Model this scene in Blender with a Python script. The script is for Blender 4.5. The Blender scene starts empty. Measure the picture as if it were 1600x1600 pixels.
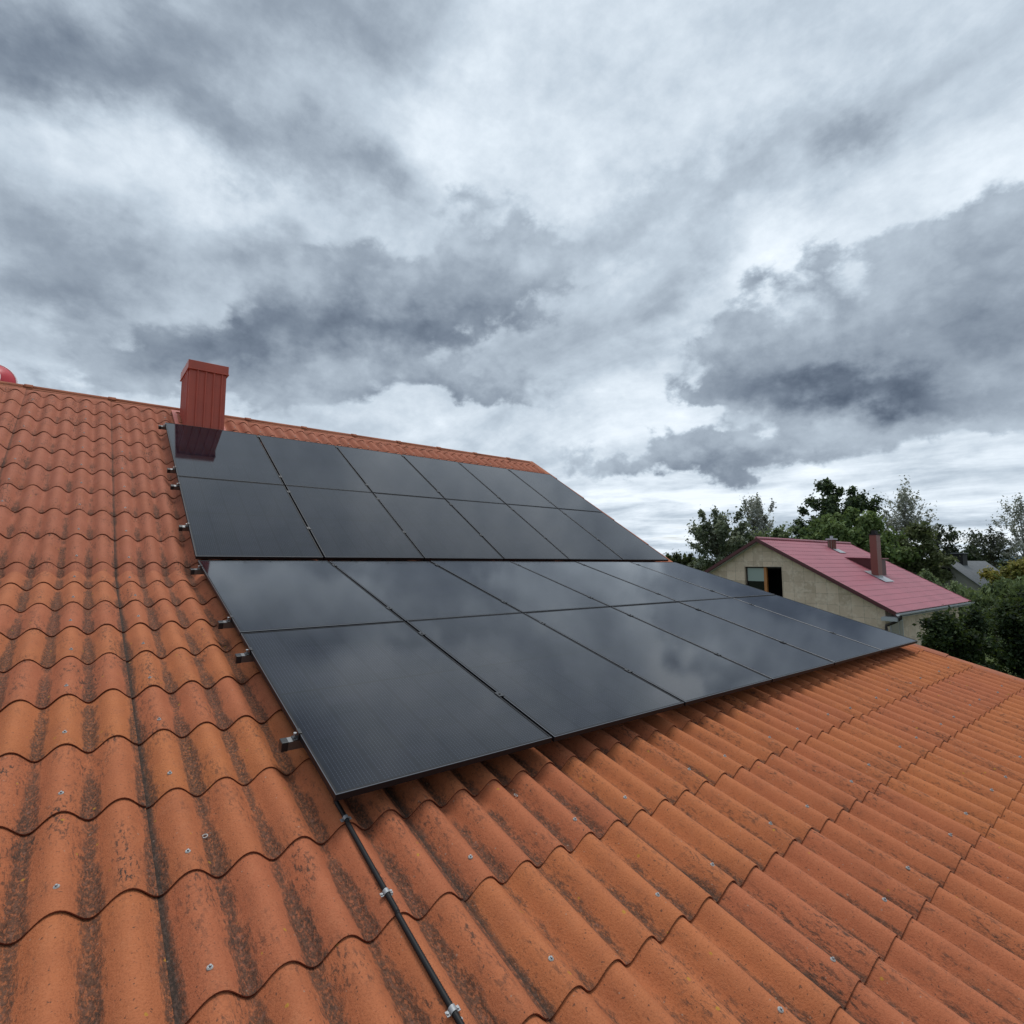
import bpy, bmesh, math, random
import numpy as np
from mathutils import Matrix, Vector
R = math.radians
random.seed(7)
rng = np.random.default_rng(11)
sc = bpy.context.scene
COL = sc.collection
Z0 = 5.0                                   # height of the roof break above the garden

# ------------------------------------------------------------------ camera
CAMP = Vector((-0.851, -5.5687, -0.0751 + Z0))
AX = [Vector((0.782828, -0.622237, -0.000798)), Vector((-0.058295, -0.074618, 0.995507)), Vector((0.619501, 0.779264, 0.094687))]
cam = bpy.data.cameras.new("camera")
cam.sensor_width = 36; cam.lens = 859.9 / 1600 * 36
cam.clip_start = 0.05; cam.clip_end = 6000
camo = bpy.data.objects.new("camera", cam); COL.objects.link(camo)
r_, u_, f_ = AX
camo.matrix_world = Matrix(((r_.x, u_.x, -f_.x, CAMP.x), (r_.y, u_.y, -f_.y, CAMP.y), (r_.z, u_.z, -f_.z, CAMP.z), (0, 0, 0, 1)))
sc.camera = camo
sc.view_settings.view_transform = 'Standard'; sc.view_settings.look = 'None'
sc.view_settings.gamma = 1; sc.view_settings.exposure = 0.16
sc.cycles.use_denoising = True
sc.cycles.max_bounces = 7; sc.cycles.diffuse_bounces = 4; sc.cycles.glossy_bounces = 3
sc.cycles.transparent_max_bounces = 8

SUN_EL, SUN_AZ = R(79), R(50)             # azimuth from +Y towards +X

# ------------------------------------------------------------------ node helper
class NT:
    def __init__(s, tree): s.t = tree; s.n = tree.nodes; s.l = tree.links
    def put(s, sock, v):
        if isinstance(v, bpy.types.NodeSocket): s.l.new(v, sock)
        elif v is not None: sock.default_value = v
    def m(s, op, a, b=None, c=None, clamp=False):
        n = s.n.new('ShaderNodeMath'); n.operation = op; n.use_clamp = clamp
        for i, v in enumerate((a, b, c)):
            if v is not None: s.put(n.inputs[i], v)
        return n.outputs[0]
    def v(s, op, a, b=None, scale=None):
        n = s.n.new('ShaderNodeVectorMath'); n.operation = op
        s.put(n.inputs[0], a)
        if b is not None: s.put(n.inputs[1], b)
        if scale is not None: s.put(n.inputs['Scale'], scale)
        return n.outputs['Value'] if op in ('DOT_PRODUCT', 'LENGTH') else n.outputs[0]
    def xyz(s, a):
        n = s.n.new('ShaderNodeSeparateXYZ'); s.put(n.inputs[0], a); return n.outputs
    def comb(s, x, y, z):
        n = s.n.new('ShaderNodeCombineXYZ')
        for i, v in enumerate((x, y, z)): s.put(n.inputs[i], v)
        return n.outputs[0]
    def noise(s, vec, scale, detail=4, rough=.55, dist=0, out=0, lac=2.0):
        n = s.n.new('ShaderNodeTexNoise'); s.put(n.inputs['Vector'], vec)
        n.inputs['Scale'].default_value = scale; n.inputs['Detail'].default_value = detail
        n.inputs['Roughness'].default_value = rough; n.inputs['Distortion'].default_value = dist
        n.inputs['Lacunarity'].default_value = lac
        return n.outputs[out]
    def vor(s, vec, scale, feature='F1', out='Distance', rnd=1):
        n = s.n.new('ShaderNodeTexVoronoi'); n.feature = feature; s.put(n.inputs['Vector'], vec)
        n.inputs['Scale'].default_value = scale; n.inputs['Randomness'].default_value = rnd
        return n.outputs[out]
    def step(s, x, a, b, lo=0., hi=1.):    # smooth step
        n = s.n.new('ShaderNodeMapRange'); n.interpolation_type = 'SMOOTHSTEP'
        s.put(n.inputs[0], x); s.put(n.inputs[1], a); s.put(n.inputs[2], b)
        n.inputs[3].default_value = lo; n.inputs[4].default_value = hi
        return n.outputs[0]
    def lin(s, x, a, b, lo=0., hi=1.):
        n = s.n.new('ShaderNodeMapRange'); s.put(n.inputs[0], x)
        for i, q in enumerate((a, b, lo, hi)): n.inputs[i + 1].default_value = q
        return n.outputs[0]
    def mix(s, f, a, b, mode='MIX'):
        n = s.n.new('ShaderNodeMix'); n.data_type = 'RGBA'; n.blend_type = mode
        s.put(n.inputs[0], f)
        for i, q in ((6, a), (7, b)):
            if isinstance(q, tuple) and len(q) == 3: q = (*q, 1)
            s.put(n.inputs[i], q)
        return n.outputs[2]
    def attr(s, name, out='Fac'):
        n = s.n.new('ShaderNodeAttribute'); n.attribute_name = name; return n.outputs[out]
    def bump(s, h, strength=.3, dist=.002, normal=None):
        n = s.n.new('ShaderNodeBump'); n.inputs['Strength'].default_value = strength
        n.inputs['Distance'].default_value = dist; s.put(n.inputs['Height'], h)
        if normal is not None: s.put(n.inputs['Normal'], normal)
        return n.outputs[0]
    def obj(s): return s.n.new('ShaderNodeTexCoord').outputs['Object']

def material(name, base=(.5, .5, .5), rough=.6, metal=0., spec=.5):
    m = bpy.data.materials.new(name); m.use_nodes = True
    t = NT(m.node_tree); b = m.node_tree.nodes['Principled BSDF']
    b.inputs['Base Color'].default_value = (*base, 1); b.inputs['Roughness'].default_value = rough
    b.inputs['Metallic'].default_value = metal; b.inputs['Specular IOR Level'].default_value = spec
    return m, t, b

# ------------------------------------------------------------------ world: overcast sky
w = bpy.data.worlds.new("World"); sc.world = w; w.use_nodes = True
wt = NT(w.node_tree); wt.n.clear()
sky = wt.n.new('ShaderNodeTexSky'); sky.sky_type = 'NISHITA'; sky.sun_disc = False
sky.sun_elevation = SUN_EL; sky.sun_rotation = SUN_AZ; sky.air_density = 1.2; sky.dust_density = 2
bg_sky = wt.n.new('ShaderNodeBackground'); wt.l.new(sky.outputs[0], bg_sky.inputs[0]); bg_sky.inputs[1].default_value = .1
dirv = wt.v('NORMALIZE', wt.n.new('ShaderNodeTexCoord').outputs['Generated'])
dx, dy, dz = wt.xyz(dirv)
az = wt.m('ARCTAN2', dx, dy); el = wt.m('ARCSINE', dz)
cosel = wt.m('COSINE', el)
# a flat deck of cloud seen in perspective
den = wt.m('ADD', wt.m('MAXIMUM', dz, 0.0), 0.16)
deck = wt.comb(wt.m('DIVIDE', dx, den), wt.m('DIVIDE', dy, den), 0.0)
puff = wt.v('MULTIPLY', dirv, (1, 1, 1.4))
nA = wt.noise(puff, 5.5, 9, .6, .25)
nB = wt.noise(puff, 15, 6, .6, .1)
nC = wt.noise(puff, 34, 6, .62, .2)
bil = wt.m('ABSOLUTE', wt.m('MULTIPLY_ADD', wt.noise(puff, 8.5, 7, .55, .15), 2.0, -1.0))
wv = wt.n.new('ShaderNodeTexNoise'); wt.put(wv.inputs['Vector'], puff); wv.inputs['Scale'].default_value = 6.5
wv.inputs['Detail'].default_value = 7; wv.inputs['Roughness'].default_value = .58
warp = wt.v('SCALE', wt.v('SUBTRACT', wv.outputs['Color'], (.5, .5, .5)), scale=.34)
wx, wy, _ = wt.xyz(warp)
wazd = wt.m('ADD', az, wx); weld = wt.m('ADD', el, wt.m('MULTIPLY', wy, .62))
# el-dependent streak noise of the high cloud
dk1 = wt.noise(deck, 1.1, 8, .56, .5)
rotdeck = wt.n.new('ShaderNodeMapping'); wt.put(rotdeck.inputs[0], deck)
rotdeck.inputs['Rotation'].default_value = (0, 0, R(-32)); rotdeck.inputs['Scale'].default_value = (1.6, .55, 1)
dk2 = wt.noise(rotdeck.outputs[0], 1.9, 8, .6, .4)

DARK = [(1.2294, 0.3101, 0.1942, 0.0655, -0.1607, 1.0), (1.3589, 0.4373, 0.1122, 0.0481, -0.073, 0.9), (1.4223, 0.3399, 0.0717, 0.0554, -0.3154, 0.9), (1.1114, 0.374, 0.0768, 0.0607, 0.3875, 0.55), (1.0261, 0.2937, 0.0592, 0.0261, -0.1165, 0.6), (0.4805, 0.4491, 0.2333, 0.0725, 0.1562, 1.0), (0.6232, 0.5297, 0.079, 0.0648, 0.0006, 0.7), (0.159, 0.309, 0.182, 0.0573, 0.1385, 0.85), (0.553, 0.3158, 0.1924, 0.0348, 0.0726, 0.6), (1.0328, 0.1885, 0.1944, 0.0325, 0.0953, 0.9), (1.394, 0.2198, 0.0917, 0.024, -0.201, 0.75)]
SOFT = [(0.1593, 0.6375, 0.0868, 0.0426, -0.3576, 0.55), (0.0201, 0.6917, 0.2705, 0.0618, 0.4675, 0.55), (-0.0942, 0.618, 0.0922, 0.0492, 0.4717, 0.45), (0.3824, 0.6353, 0.0815, 0.0514, -0.1767, 0.6), (-0.0304, 0.4456, 0.1217, 0.0483, 0.1162, 0.55), (-0.0458, 0.3588, 0.102, 0.0365, 0.2761, 0.6), (0.2469, 0.4999, 0.085, 0.0439, 0.1889, 0.4), (1.1139, 0.6192, 0.1074, 0.0262, 0.1821, 0.22), (1.3183, 0.6243, 0.1198, 0.0359, 0.1908, 0.16), (0.9132, 0.5634, 0.1233, 0.0382, 0.3319, 0.4), (0.9323, 0.4376, 0.1107, 0.0425, 0.8601, 0.3), (0.4232, 0.7899, 0.1137, 0.057, 0.1197, 0.3), (1.2565, 0.6007, 0.0454, 0.0247, 0.0899, 0.35), (0.7438, 0.3661, 0.1087, 0.0643, 0.2911, 0.2)]
BASE = [(1.2016, 0.286, 0.1766, 0.027, -0.1902, 1.0), (0.4583, 0.4014, 0.2529, 0.0355, 0.1125, 0.9), (0.1573, 0.3426, 0.1109, 0.0377, 0.1664, 0.7), (1.0215, 0.1599, 0.1624, 0.0164, 0.113, 0.7), (1.4152, 0.3337, 0.0725, 0.0322, -0.3064, 0.5), (0.5768, 0.3, 0.1703, 0.0221, 0.0009, 0.5), (1.2942, 0.2746, 0.087, 0.0274, -0.2054, 0.4)]
BRIGHT = [(1.1458, 0.4714, 0.0931, 0.052, 0.216, 0.9), (0.9074, 0.3575, 0.1184, 0.1322, 0.8867, 0.4), (0.6598, 0.6802, 0.1253, 0.0979, -0.0439, 0.5), (1.434, 0.4924, 0.0706, 0.0424, -0.4447, 0.5), (0.2132, 0.5628, 0.1312, 0.0347, -0.044, 0.45), (-0.0414, 0.5857, 0.0643, 0.0389, -0.198, 0.3), (0.0817, 0.4276, 0.0835, 0.0342, 0.2501, 0.3), (1.0357, 0.751, 0.2242, 0.0648, -0.363, 0.35), (0.9053, 0.2714, 0.1258, 0.0649, -0.0819, 0.3), (0.695, 0.0948, 0.2272, 0.0581, -0.0137, 0.3), (1.1566, 0.1042, 0.3526, 0.0411, -0.0728, 0.25)]
def cloud_sum(lst, a, e, sharp=1.0):
    tot = None
    for (a0, e0, sa, se, rot, amp) in lst:
        da = wt.m('MULTIPLY', wt.m('SUBTRACT', a, a0), math.cos(e0)); de = wt.m('SUBTRACT', e, e0)
        c, s = math.cos(rot), math.sin(rot)
        p = wt.m('MULTIPLY_ADD', da, c / sa, wt.m('MULTIPLY', de, s / sa))
        q = wt.m('MULTIPLY_ADD', da, -s / se, wt.m('MULTIPLY', de, c / se))
        d2 = wt.m('MULTIPLY_ADD', p, p, wt.m('MULTIPLY', q, q))
        g = wt.m('MULTIPLY', wt.m('EXPONENT', wt.m('MULTIPLY', d2, -sharp)), amp)
        tot = g if tot is None else wt.m('ADD', tot, g)
    return tot
sD = cloud_sum(DARK, wazd, weld, .8)
sS = cloud_sum(SOFT, wazd, weld, .8)
sB = cloud_sum(BASE, az, weld, .8)
sW = cloud_sum(BRIGHT, wazd, weld, .8)
nAc = wt.m('SUBTRACT', nA, .5); nBc = wt.m('SUBTRACT', nB, .5)
k1 = wt.m('SUBTRACT', dk1, .5); k2 = wt.m('SUBTRACT', dk2, .5)
tone = wt.m('MULTIPLY_ADD', k1, .85, .70)
tone = wt.m('MULTIPLY_ADD', k2, .45, tone)
tone = wt.m('MULTIPLY_ADD', sW, .25, tone)
tone = wt.m('MULTIPLY_ADD', sS, -.58, tone)
tone = wt.m('MULTIPLY_ADD', nBc, .22, tone)
tone = wt.m('MULTIPLY_ADD', wt.m('SUBTRACT', nC, .5), .16, tone)
low = wt.m('SUBTRACT', 1.0, wt.step(el, .04, .24))
streak = wt.noise(wt.comb(wt.m('MULTIPLY', az, 3.2), wt.m('MULTIPLY', wt.m('POWER', wt.m('MAXIMUM', el, 0.0), .7), 17.0), 0.0), 1.5, 7, .58, .3)
tone = wt.m('ADD', tone, wt.m('MULTIPLY', low, wt.m('MULTIPLY_ADD', wt.m('SUBTRACT', streak, .5), 1.7, .10)))
dens = wt.m('ADD', sD, wt.m('MULTIPLY', nAc, .85))
dens = wt.m('ADD', dens, wt.m('MULTIPLY', nBc, .35))
dens = wt.m('ADD', dens, wt.m('MULTIPLY', wt.m('SUBTRACT', .22, bil), .8))
cov = wt.step(dens, .30, .62)
inner = wt.m('SUBTRACT', .52, wt.m('MULTIPLY', sB, .36))
inner = wt.m('ADD', inner, wt.m('MULTIPLY', wt.m('SUBTRACT', bil, .22), .20))
inner = wt.m('SUBTRACT', inner, wt.m('MULTIPLY', wt.step(dens, .7, 1.5), .10))
inner = wt.m('ADD', inner, wt.m('MULTIPLY', nAc, .5))
inner = wt.m('ADD', inner, wt.m('MULTIPLY', nBc, .24))
inner = wt.m('ADD', inner, wt.m('MULTIPLY', wt.m('SUBTRACT', nC, .5), .14))
tone = wt.m('ADD', wt.m('MULTIPLY', tone, wt.m('SUBTRACT', 1.0, cov)), wt.m('MULTIPLY', inner, cov))
front = wt.m('ADD', wt.m('MULTIPLY', dx, math.sin(R(42))), wt.m('MULTIPLY', dy, math.cos(R(42))))
tone = wt.m('SUBTRACT', tone, wt.step(front, .05, -.7, 0., .22))  # unseen sky behind the camera, darkened to shade the flanks facing it
ramp = wt.n.new('ShaderNodeValToRGB'); wt.l.new(tone, ramp.inputs[0])
cr = ramp.color_ramp; cr.interpolation = 'LINEAR'
cr.elements[0].position = .0; cr.elements[0].color = (.085, .112, .158, 1)
cr.elements[1].position = 1.0; cr.elements[1].color = (.84, .91, .98, 1)
for p, c in ((.18, (.165, .205, .265)), (.40, (.285, .34, .41)), (.66, (.49, .57, .655)), (.85, (.69, .77, .85))):
    e = cr.elements.new(p); e.color = (*c, 1)
bg_cl = wt.n.new('ShaderNodeBackground'); wt.l.new(ramp.outputs[0], bg_cl.inputs[0]); bg_cl.inputs[1].default_value = 1.0
# thin gaps low down where blue air shows
gap = wt.m('MULTIPLY', wt.step(streak, .56, .70), wt.m('SUBTRACT', 1.0, wt.step(el, .02, .16)))
gap = wt.m('MULTIPLY', gap, .55)
mixs = wt.n.new('ShaderNodeMixShader'); wt.l.new(gap, mixs.inputs[0])
wt.l.new(bg_cl.outputs[0], mixs.inputs[1]); wt.l.new(bg_sky.outputs[0], mixs.inputs[2])
wo = wt.n.new('ShaderNodeOutputWorld'); wt.l.new(mixs.outputs[0], wo.inputs[0])
w.cycles.sampling_method = 'MANUAL'; w.cycles.sample_map_resolution = 512

# ------------------------------------------------------------------ sun (veiled by the cloud)
sun = bpy.data.lights.new("sun", 'SUN'); sun.energy = 1.7; sun.angle = R(22); sun.color = (1, .97, .92)
suno = bpy.data.objects.new("sun", sun); COL.objects.link(suno)
sd = Vector((math.sin(SUN_AZ) * math.cos(SUN_EL), math.cos(SUN_AZ) * math.cos(SUN_EL), math.sin(SUN_EL)))
suno.rotation_euler = sd.to_track_quat('Z', 'Y').to_euler()

# ------------------------------------------------------------------ mesh helpers
class MB:
    """collects faces; build() links them as one mesh object"""
    def __init__(s): s.v = []; s.f = []; s.mi = []; s.sm = []; s.uv = {}; s.fa = []
    def face(s, pts, mi=0, smooth=False):
        i = len(s.v); s.v += [tuple(p) for p in pts]; s.f.append(tuple(range(i, i + len(pts)))); s.mi.append(mi); s.sm.append(smooth)
    def add(s, verts, faces, mi=0, smooth=False):
        i = len(s.v); s.v += [tuple(p) for p in verts]
        for f in faces: s.f.append(tuple(k + i for k in f)); s.mi.append(mi); s.sm.append(smooth)
    def box(s, a, b, mi=0, M=None, bev=0.):
        x0, y0, z0 = a; x1, y1, z1 = b
        if bev > 0:
            bm = bmesh.new(); bmesh.ops.create_cube(bm, size=1)
            for v in bm.verts: v.co = Vector(((x0 + x1) / 2 + v.co.x * (x1 - x0), (y0 + y1) / 2 + v.co.y * (y1 - y0), (z0 + z1) / 2 + v.co.z * (z1 - z0)))
            bmesh.ops.bevel(bm, geom=bm.edges[:], offset=bev, segments=2, affect='EDGES', profile=.5)
            bm.verts.index_update(); vs = [v.co.copy() for v in bm.verts]; fs = [[v.index for v in f.verts] for f in bm.faces]; bm.free()
        else:
            vs = [Vector(p) for p in ((x0, y0, z0), (x1, y0, z0), (x1, y1, z0), (x0, y1, z0), (x0, y0, z1), (x1, y0, z1), (x1, y1, z1), (x0, y1, z1))]
            fs = [(3, 2, 1, 0), (4, 5, 6, 7), (0, 1, 5, 4), (1, 2, 6, 5), (2, 3, 7, 6), (3, 0, 4, 7)]
        if M is not None: vs = [M @ v for v in vs]
        s.add(vs, fs, mi)
    def tube(s, pts, rad, n=10, mi=0, caps=True):
        pts = [Vector(p) for p in pts]; rads = rad if isinstance(rad, (list, tuple)) else [rad] * len(pts)
        vs = []; prev = None
        for i, p in enumerate(pts):
            d = (pts[min(i + 1, len(pts) - 1)] - pts[max(i - 1, 0)]).normalized()
            if prev is None:
                a = d.orthogonal().normalized()
            else:
                a = (prev - d * prev.dot(d)).normalized()
            prev = a; b = d.cross(a)
            for k in range(n):
                t = 2 * math.pi * k / n; vs.append(p + (a * math.cos(t) + b * math.sin(t)) * rads[i])
        fs = []
        for i in range(len(pts) - 1):
            for k in range(n):
                k2 = (k + 1) % n; fs.append((i * n + k, i * n + k2, (i + 1) * n + k2, (i + 1) * n + k))
        s.add(vs, fs, mi, True)
        if caps:
            s.add(vs[:n], [tuple(reversed(range(n)))], mi); s.add(vs[-n:], [tuple(range(n))], mi)
    def prism(s, poly, h0, h1, M=None, mi=0):
        """poly in xy, extruded along z h0..h1"""
        n = len(poly); vs = [Vector((x, y, h0)) for x, y in poly] + [Vector((x, y, h1)) for x, y in poly]
        fs = [tuple(reversed(range(n))), tuple(range(n, 2 * n))] + [(i, (i + 1) % n, n + (i + 1) % n, n + i) for i in range(n)]
        if M is not None: vs = [M @ v for v in vs]
        s.add(vs, fs, mi)
    def build(s, name, mats, parent=None, loc=None):
        me = bpy.data.meshes.new(name); me.from_pydata(s.v, [], s.f)
        for m in (mats if isinstance(mats, (list, tuple)) else [mats]): me.materials.append(m)
        me.polygons.foreach_set('material_index', s.mi); me.polygons.foreach_set('use_smooth', s.sm)
        me.update()
        o = bpy.data.objects.new(name, me); COL.objects.link(o)
        if parent is not None: o.parent = parent
        if loc is not None: o.location = loc
        return o
def tag(o, label=None, cat=None, group=None, kind=None):
    if label: o['label'] = label
    if cat: o['category'] = cat
    if group: o['group'] = group
    if kind: o['kind'] = kind
    return o
def empty(name, loc=(0, 0, 0), M=None):
    o = bpy.data.objects.new(name, None); COL.objects.link(o); o.empty_display_size = .2
    if M is not None: o.matrix_world = M
    else: o.location = loc
    return o

# ------------------------------------------------------------------ roof planes
S1, S2 = R(32.0), R(15.7244)
ORG = Vector((0, 0, Z0))                             # lower left corner of the upper panel field (top face)
LOW = Vector((-0.0018, -0.122, -0.0371 + Z0))        # upper left corner of the lower panel field
def plane(o, s): return Matrix.Translation(o) @ Matrix.Rotation(s, 4, 'X')
PU, PL = plane(ORG, S1), plane(LOW, S2)              # local x along the ridge, y up the slope, z out of the roof
DM = -.1635                                           # mean tile surface below the panel plane
PW, PH, GAP = 1.134, 1.6947, .020

# ------------------------------------------------------------------ materials of the tiled roof
def tile_material():
    m, t, b = material('fibre_cement_terracotta', rough=.85, spec=.25)
    P = t.obj(); px, py, pz = t.xyz(P)
    rnd = t.attr('sheet_random'); rnd2 = t.attr('sheet_random_b'); ph = t.attr('wave_phase'); al = t.attr('along')
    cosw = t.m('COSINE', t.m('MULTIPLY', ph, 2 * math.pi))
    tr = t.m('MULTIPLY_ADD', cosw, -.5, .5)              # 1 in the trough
    big = t.noise(P, .9, 3, .55); mid = t.noise(P, 5, 4, .6)
    tint = t.attr('tint')
    c = t.mix(t.step(t.m('ADD', t.m('MULTIPLY', rnd, .6), t.m('MULTIPLY', big, .6)), .2, 1.0), (.45, .150, .054), (.405, .126, .058))
    c = t.mix(tint, c, (.385, .135, .082))
    c = t.mix(t.m('MULTIPLY', t.step(mid, .4, .75), .4), c, (.30, .092, .042))
    c = t.mix(t.m('MULTIPLY', t.step(t.noise(P, 14, 4, .65), .5, .8), .3), c, (.47, .185, .09))
    # grainy surface
    gr = t.noise(P, 160, 3, .7)
    c = t.mix(t.m('MULTIPLY', t.step(gr, .50, .72), .42), c, (.15, .05, .025))
    c = t.mix(t.m('MULTIPLY', t.step(gr, .48, .25), .22), c, (.48, .24, .14))
    # dirt, moss and painted-in shade of the troughs, thickest over each sheet's lower edge
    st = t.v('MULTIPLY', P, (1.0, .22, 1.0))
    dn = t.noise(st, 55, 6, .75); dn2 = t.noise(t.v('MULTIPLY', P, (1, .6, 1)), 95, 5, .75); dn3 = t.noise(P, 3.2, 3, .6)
    amount = t.attr('dirt_shade_amount')
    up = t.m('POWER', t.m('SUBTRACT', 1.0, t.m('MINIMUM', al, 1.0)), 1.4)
    dirt_shade = t.m('MULTIPLY', t.m('POWER', tr, 2.5), t.m('MULTIPLY_ADD', up, .5, .62))
    dirt_shade = t.m('MULTIPLY', dirt_shade, amount)
    dirt_shade = t.m('ADD', dirt_shade, t.m('MULTIPLY', t.m('SUBTRACT', dn, .5), .95))
    dirt_shade = t.m('ADD', dirt_shade, t.m('MULTIPLY', t.m('SUBTRACT', dn2, .5), .75))
    dirt_shade = t.m('ADD', dirt_shade, t.m('MULTIPLY', t.m('SUBTRACT', dn3, .5), 1.25))
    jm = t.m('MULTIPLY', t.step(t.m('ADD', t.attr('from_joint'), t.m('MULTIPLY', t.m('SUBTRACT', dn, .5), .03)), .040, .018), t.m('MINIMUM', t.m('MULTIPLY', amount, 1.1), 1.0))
    dm = t.step(dirt_shade, .36, .72)
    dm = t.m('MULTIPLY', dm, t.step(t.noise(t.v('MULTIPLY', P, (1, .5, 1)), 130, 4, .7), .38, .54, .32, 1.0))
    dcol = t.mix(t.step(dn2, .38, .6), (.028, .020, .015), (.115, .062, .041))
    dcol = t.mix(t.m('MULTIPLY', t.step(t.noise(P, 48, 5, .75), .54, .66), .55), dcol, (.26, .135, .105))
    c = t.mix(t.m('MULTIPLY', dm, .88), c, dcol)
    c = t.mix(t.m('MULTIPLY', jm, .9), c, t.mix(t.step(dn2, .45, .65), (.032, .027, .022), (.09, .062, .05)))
    # dark streaks of algae running down some crests
    sp = t.noise(t.v('MULTIPLY', P, (1, .4, 1)), 75, 5, .75)
    zone = t.m('MULTIPLY', t.step(t.noise(t.v('MULTIPLY', P, (1, .35, 1)), 7.0, 3, .6), .45, .66), t.m('MULTIPLY_ADD', rnd2, .5, .65))
    c = t.mix(t.m('MULTIPLY', t.m('MULTIPLY', t.step(sp, .50, .60), zone), .85), c, (.055, .036, .027))
    sp2 = t.noise(P, 95, 2, .5)
    c = t.mix(t.m('MULTIPLY', t.step(sp2, .66, .72), .75), c, (.07, .042, .03))
    # pale and yellow lichen
    c = t.mix(t.m('MULTIPLY', t.step(t.m('ADD', t.vor(P, 26), t.m('MULTIPLY', t.noise(P, 9, 2), .25)), .19, .165), .6), c, (.34, .25, .19))
    c = t.mix(t.m('MULTIPLY', t.step(t.m('ADD', t.vor(t.v('ADD', P, (3.3, 1.7, .4)), 9), t.m('MULTIPLY', t.noise(P, 60, 3), .12)), .125, .10), .8), c, (.42, .22, .03))
    t.put(b.inputs['Base Color'], c)
    bh = t.m('ADD', t.m('MULTIPLY', gr, .6), t.m('MULTIPLY', t.noise(P, 40, 4, .7), .9))
    bh = t.m('ADD', bh, t.m('MULTIPLY', t.m('MULTIPLY', dm, dn2), 1.0))
    t.put(b.inputs['Normal'], t.bump(bh, .7, .004))
    return m
TILE = tile_material()
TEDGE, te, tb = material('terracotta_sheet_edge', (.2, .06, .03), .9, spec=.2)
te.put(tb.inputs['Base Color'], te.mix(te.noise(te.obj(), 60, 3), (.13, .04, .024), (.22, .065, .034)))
def trim_material():
    m, t, b = material('terracotta_trim', rough=.8, spec=.3)
    P = t.obj()
    c = t.mix(t.step(t.noise(P, 3, 4), .35, .7), (.38, .13, .065), (.31, .105, .06))
    c = t.mix(t.m('MULTIPLY', t.step(t.noise(P, 30, 5, .7), .55, .7), .7), c, (.10, .065, .045))
    t.put(b.inputs['Base Color'], c); t.put(b.inputs['Normal'], t.bump(t.noise(P, 120, 3), .3, .002))
    return m
TRIM = trim_material()

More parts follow.
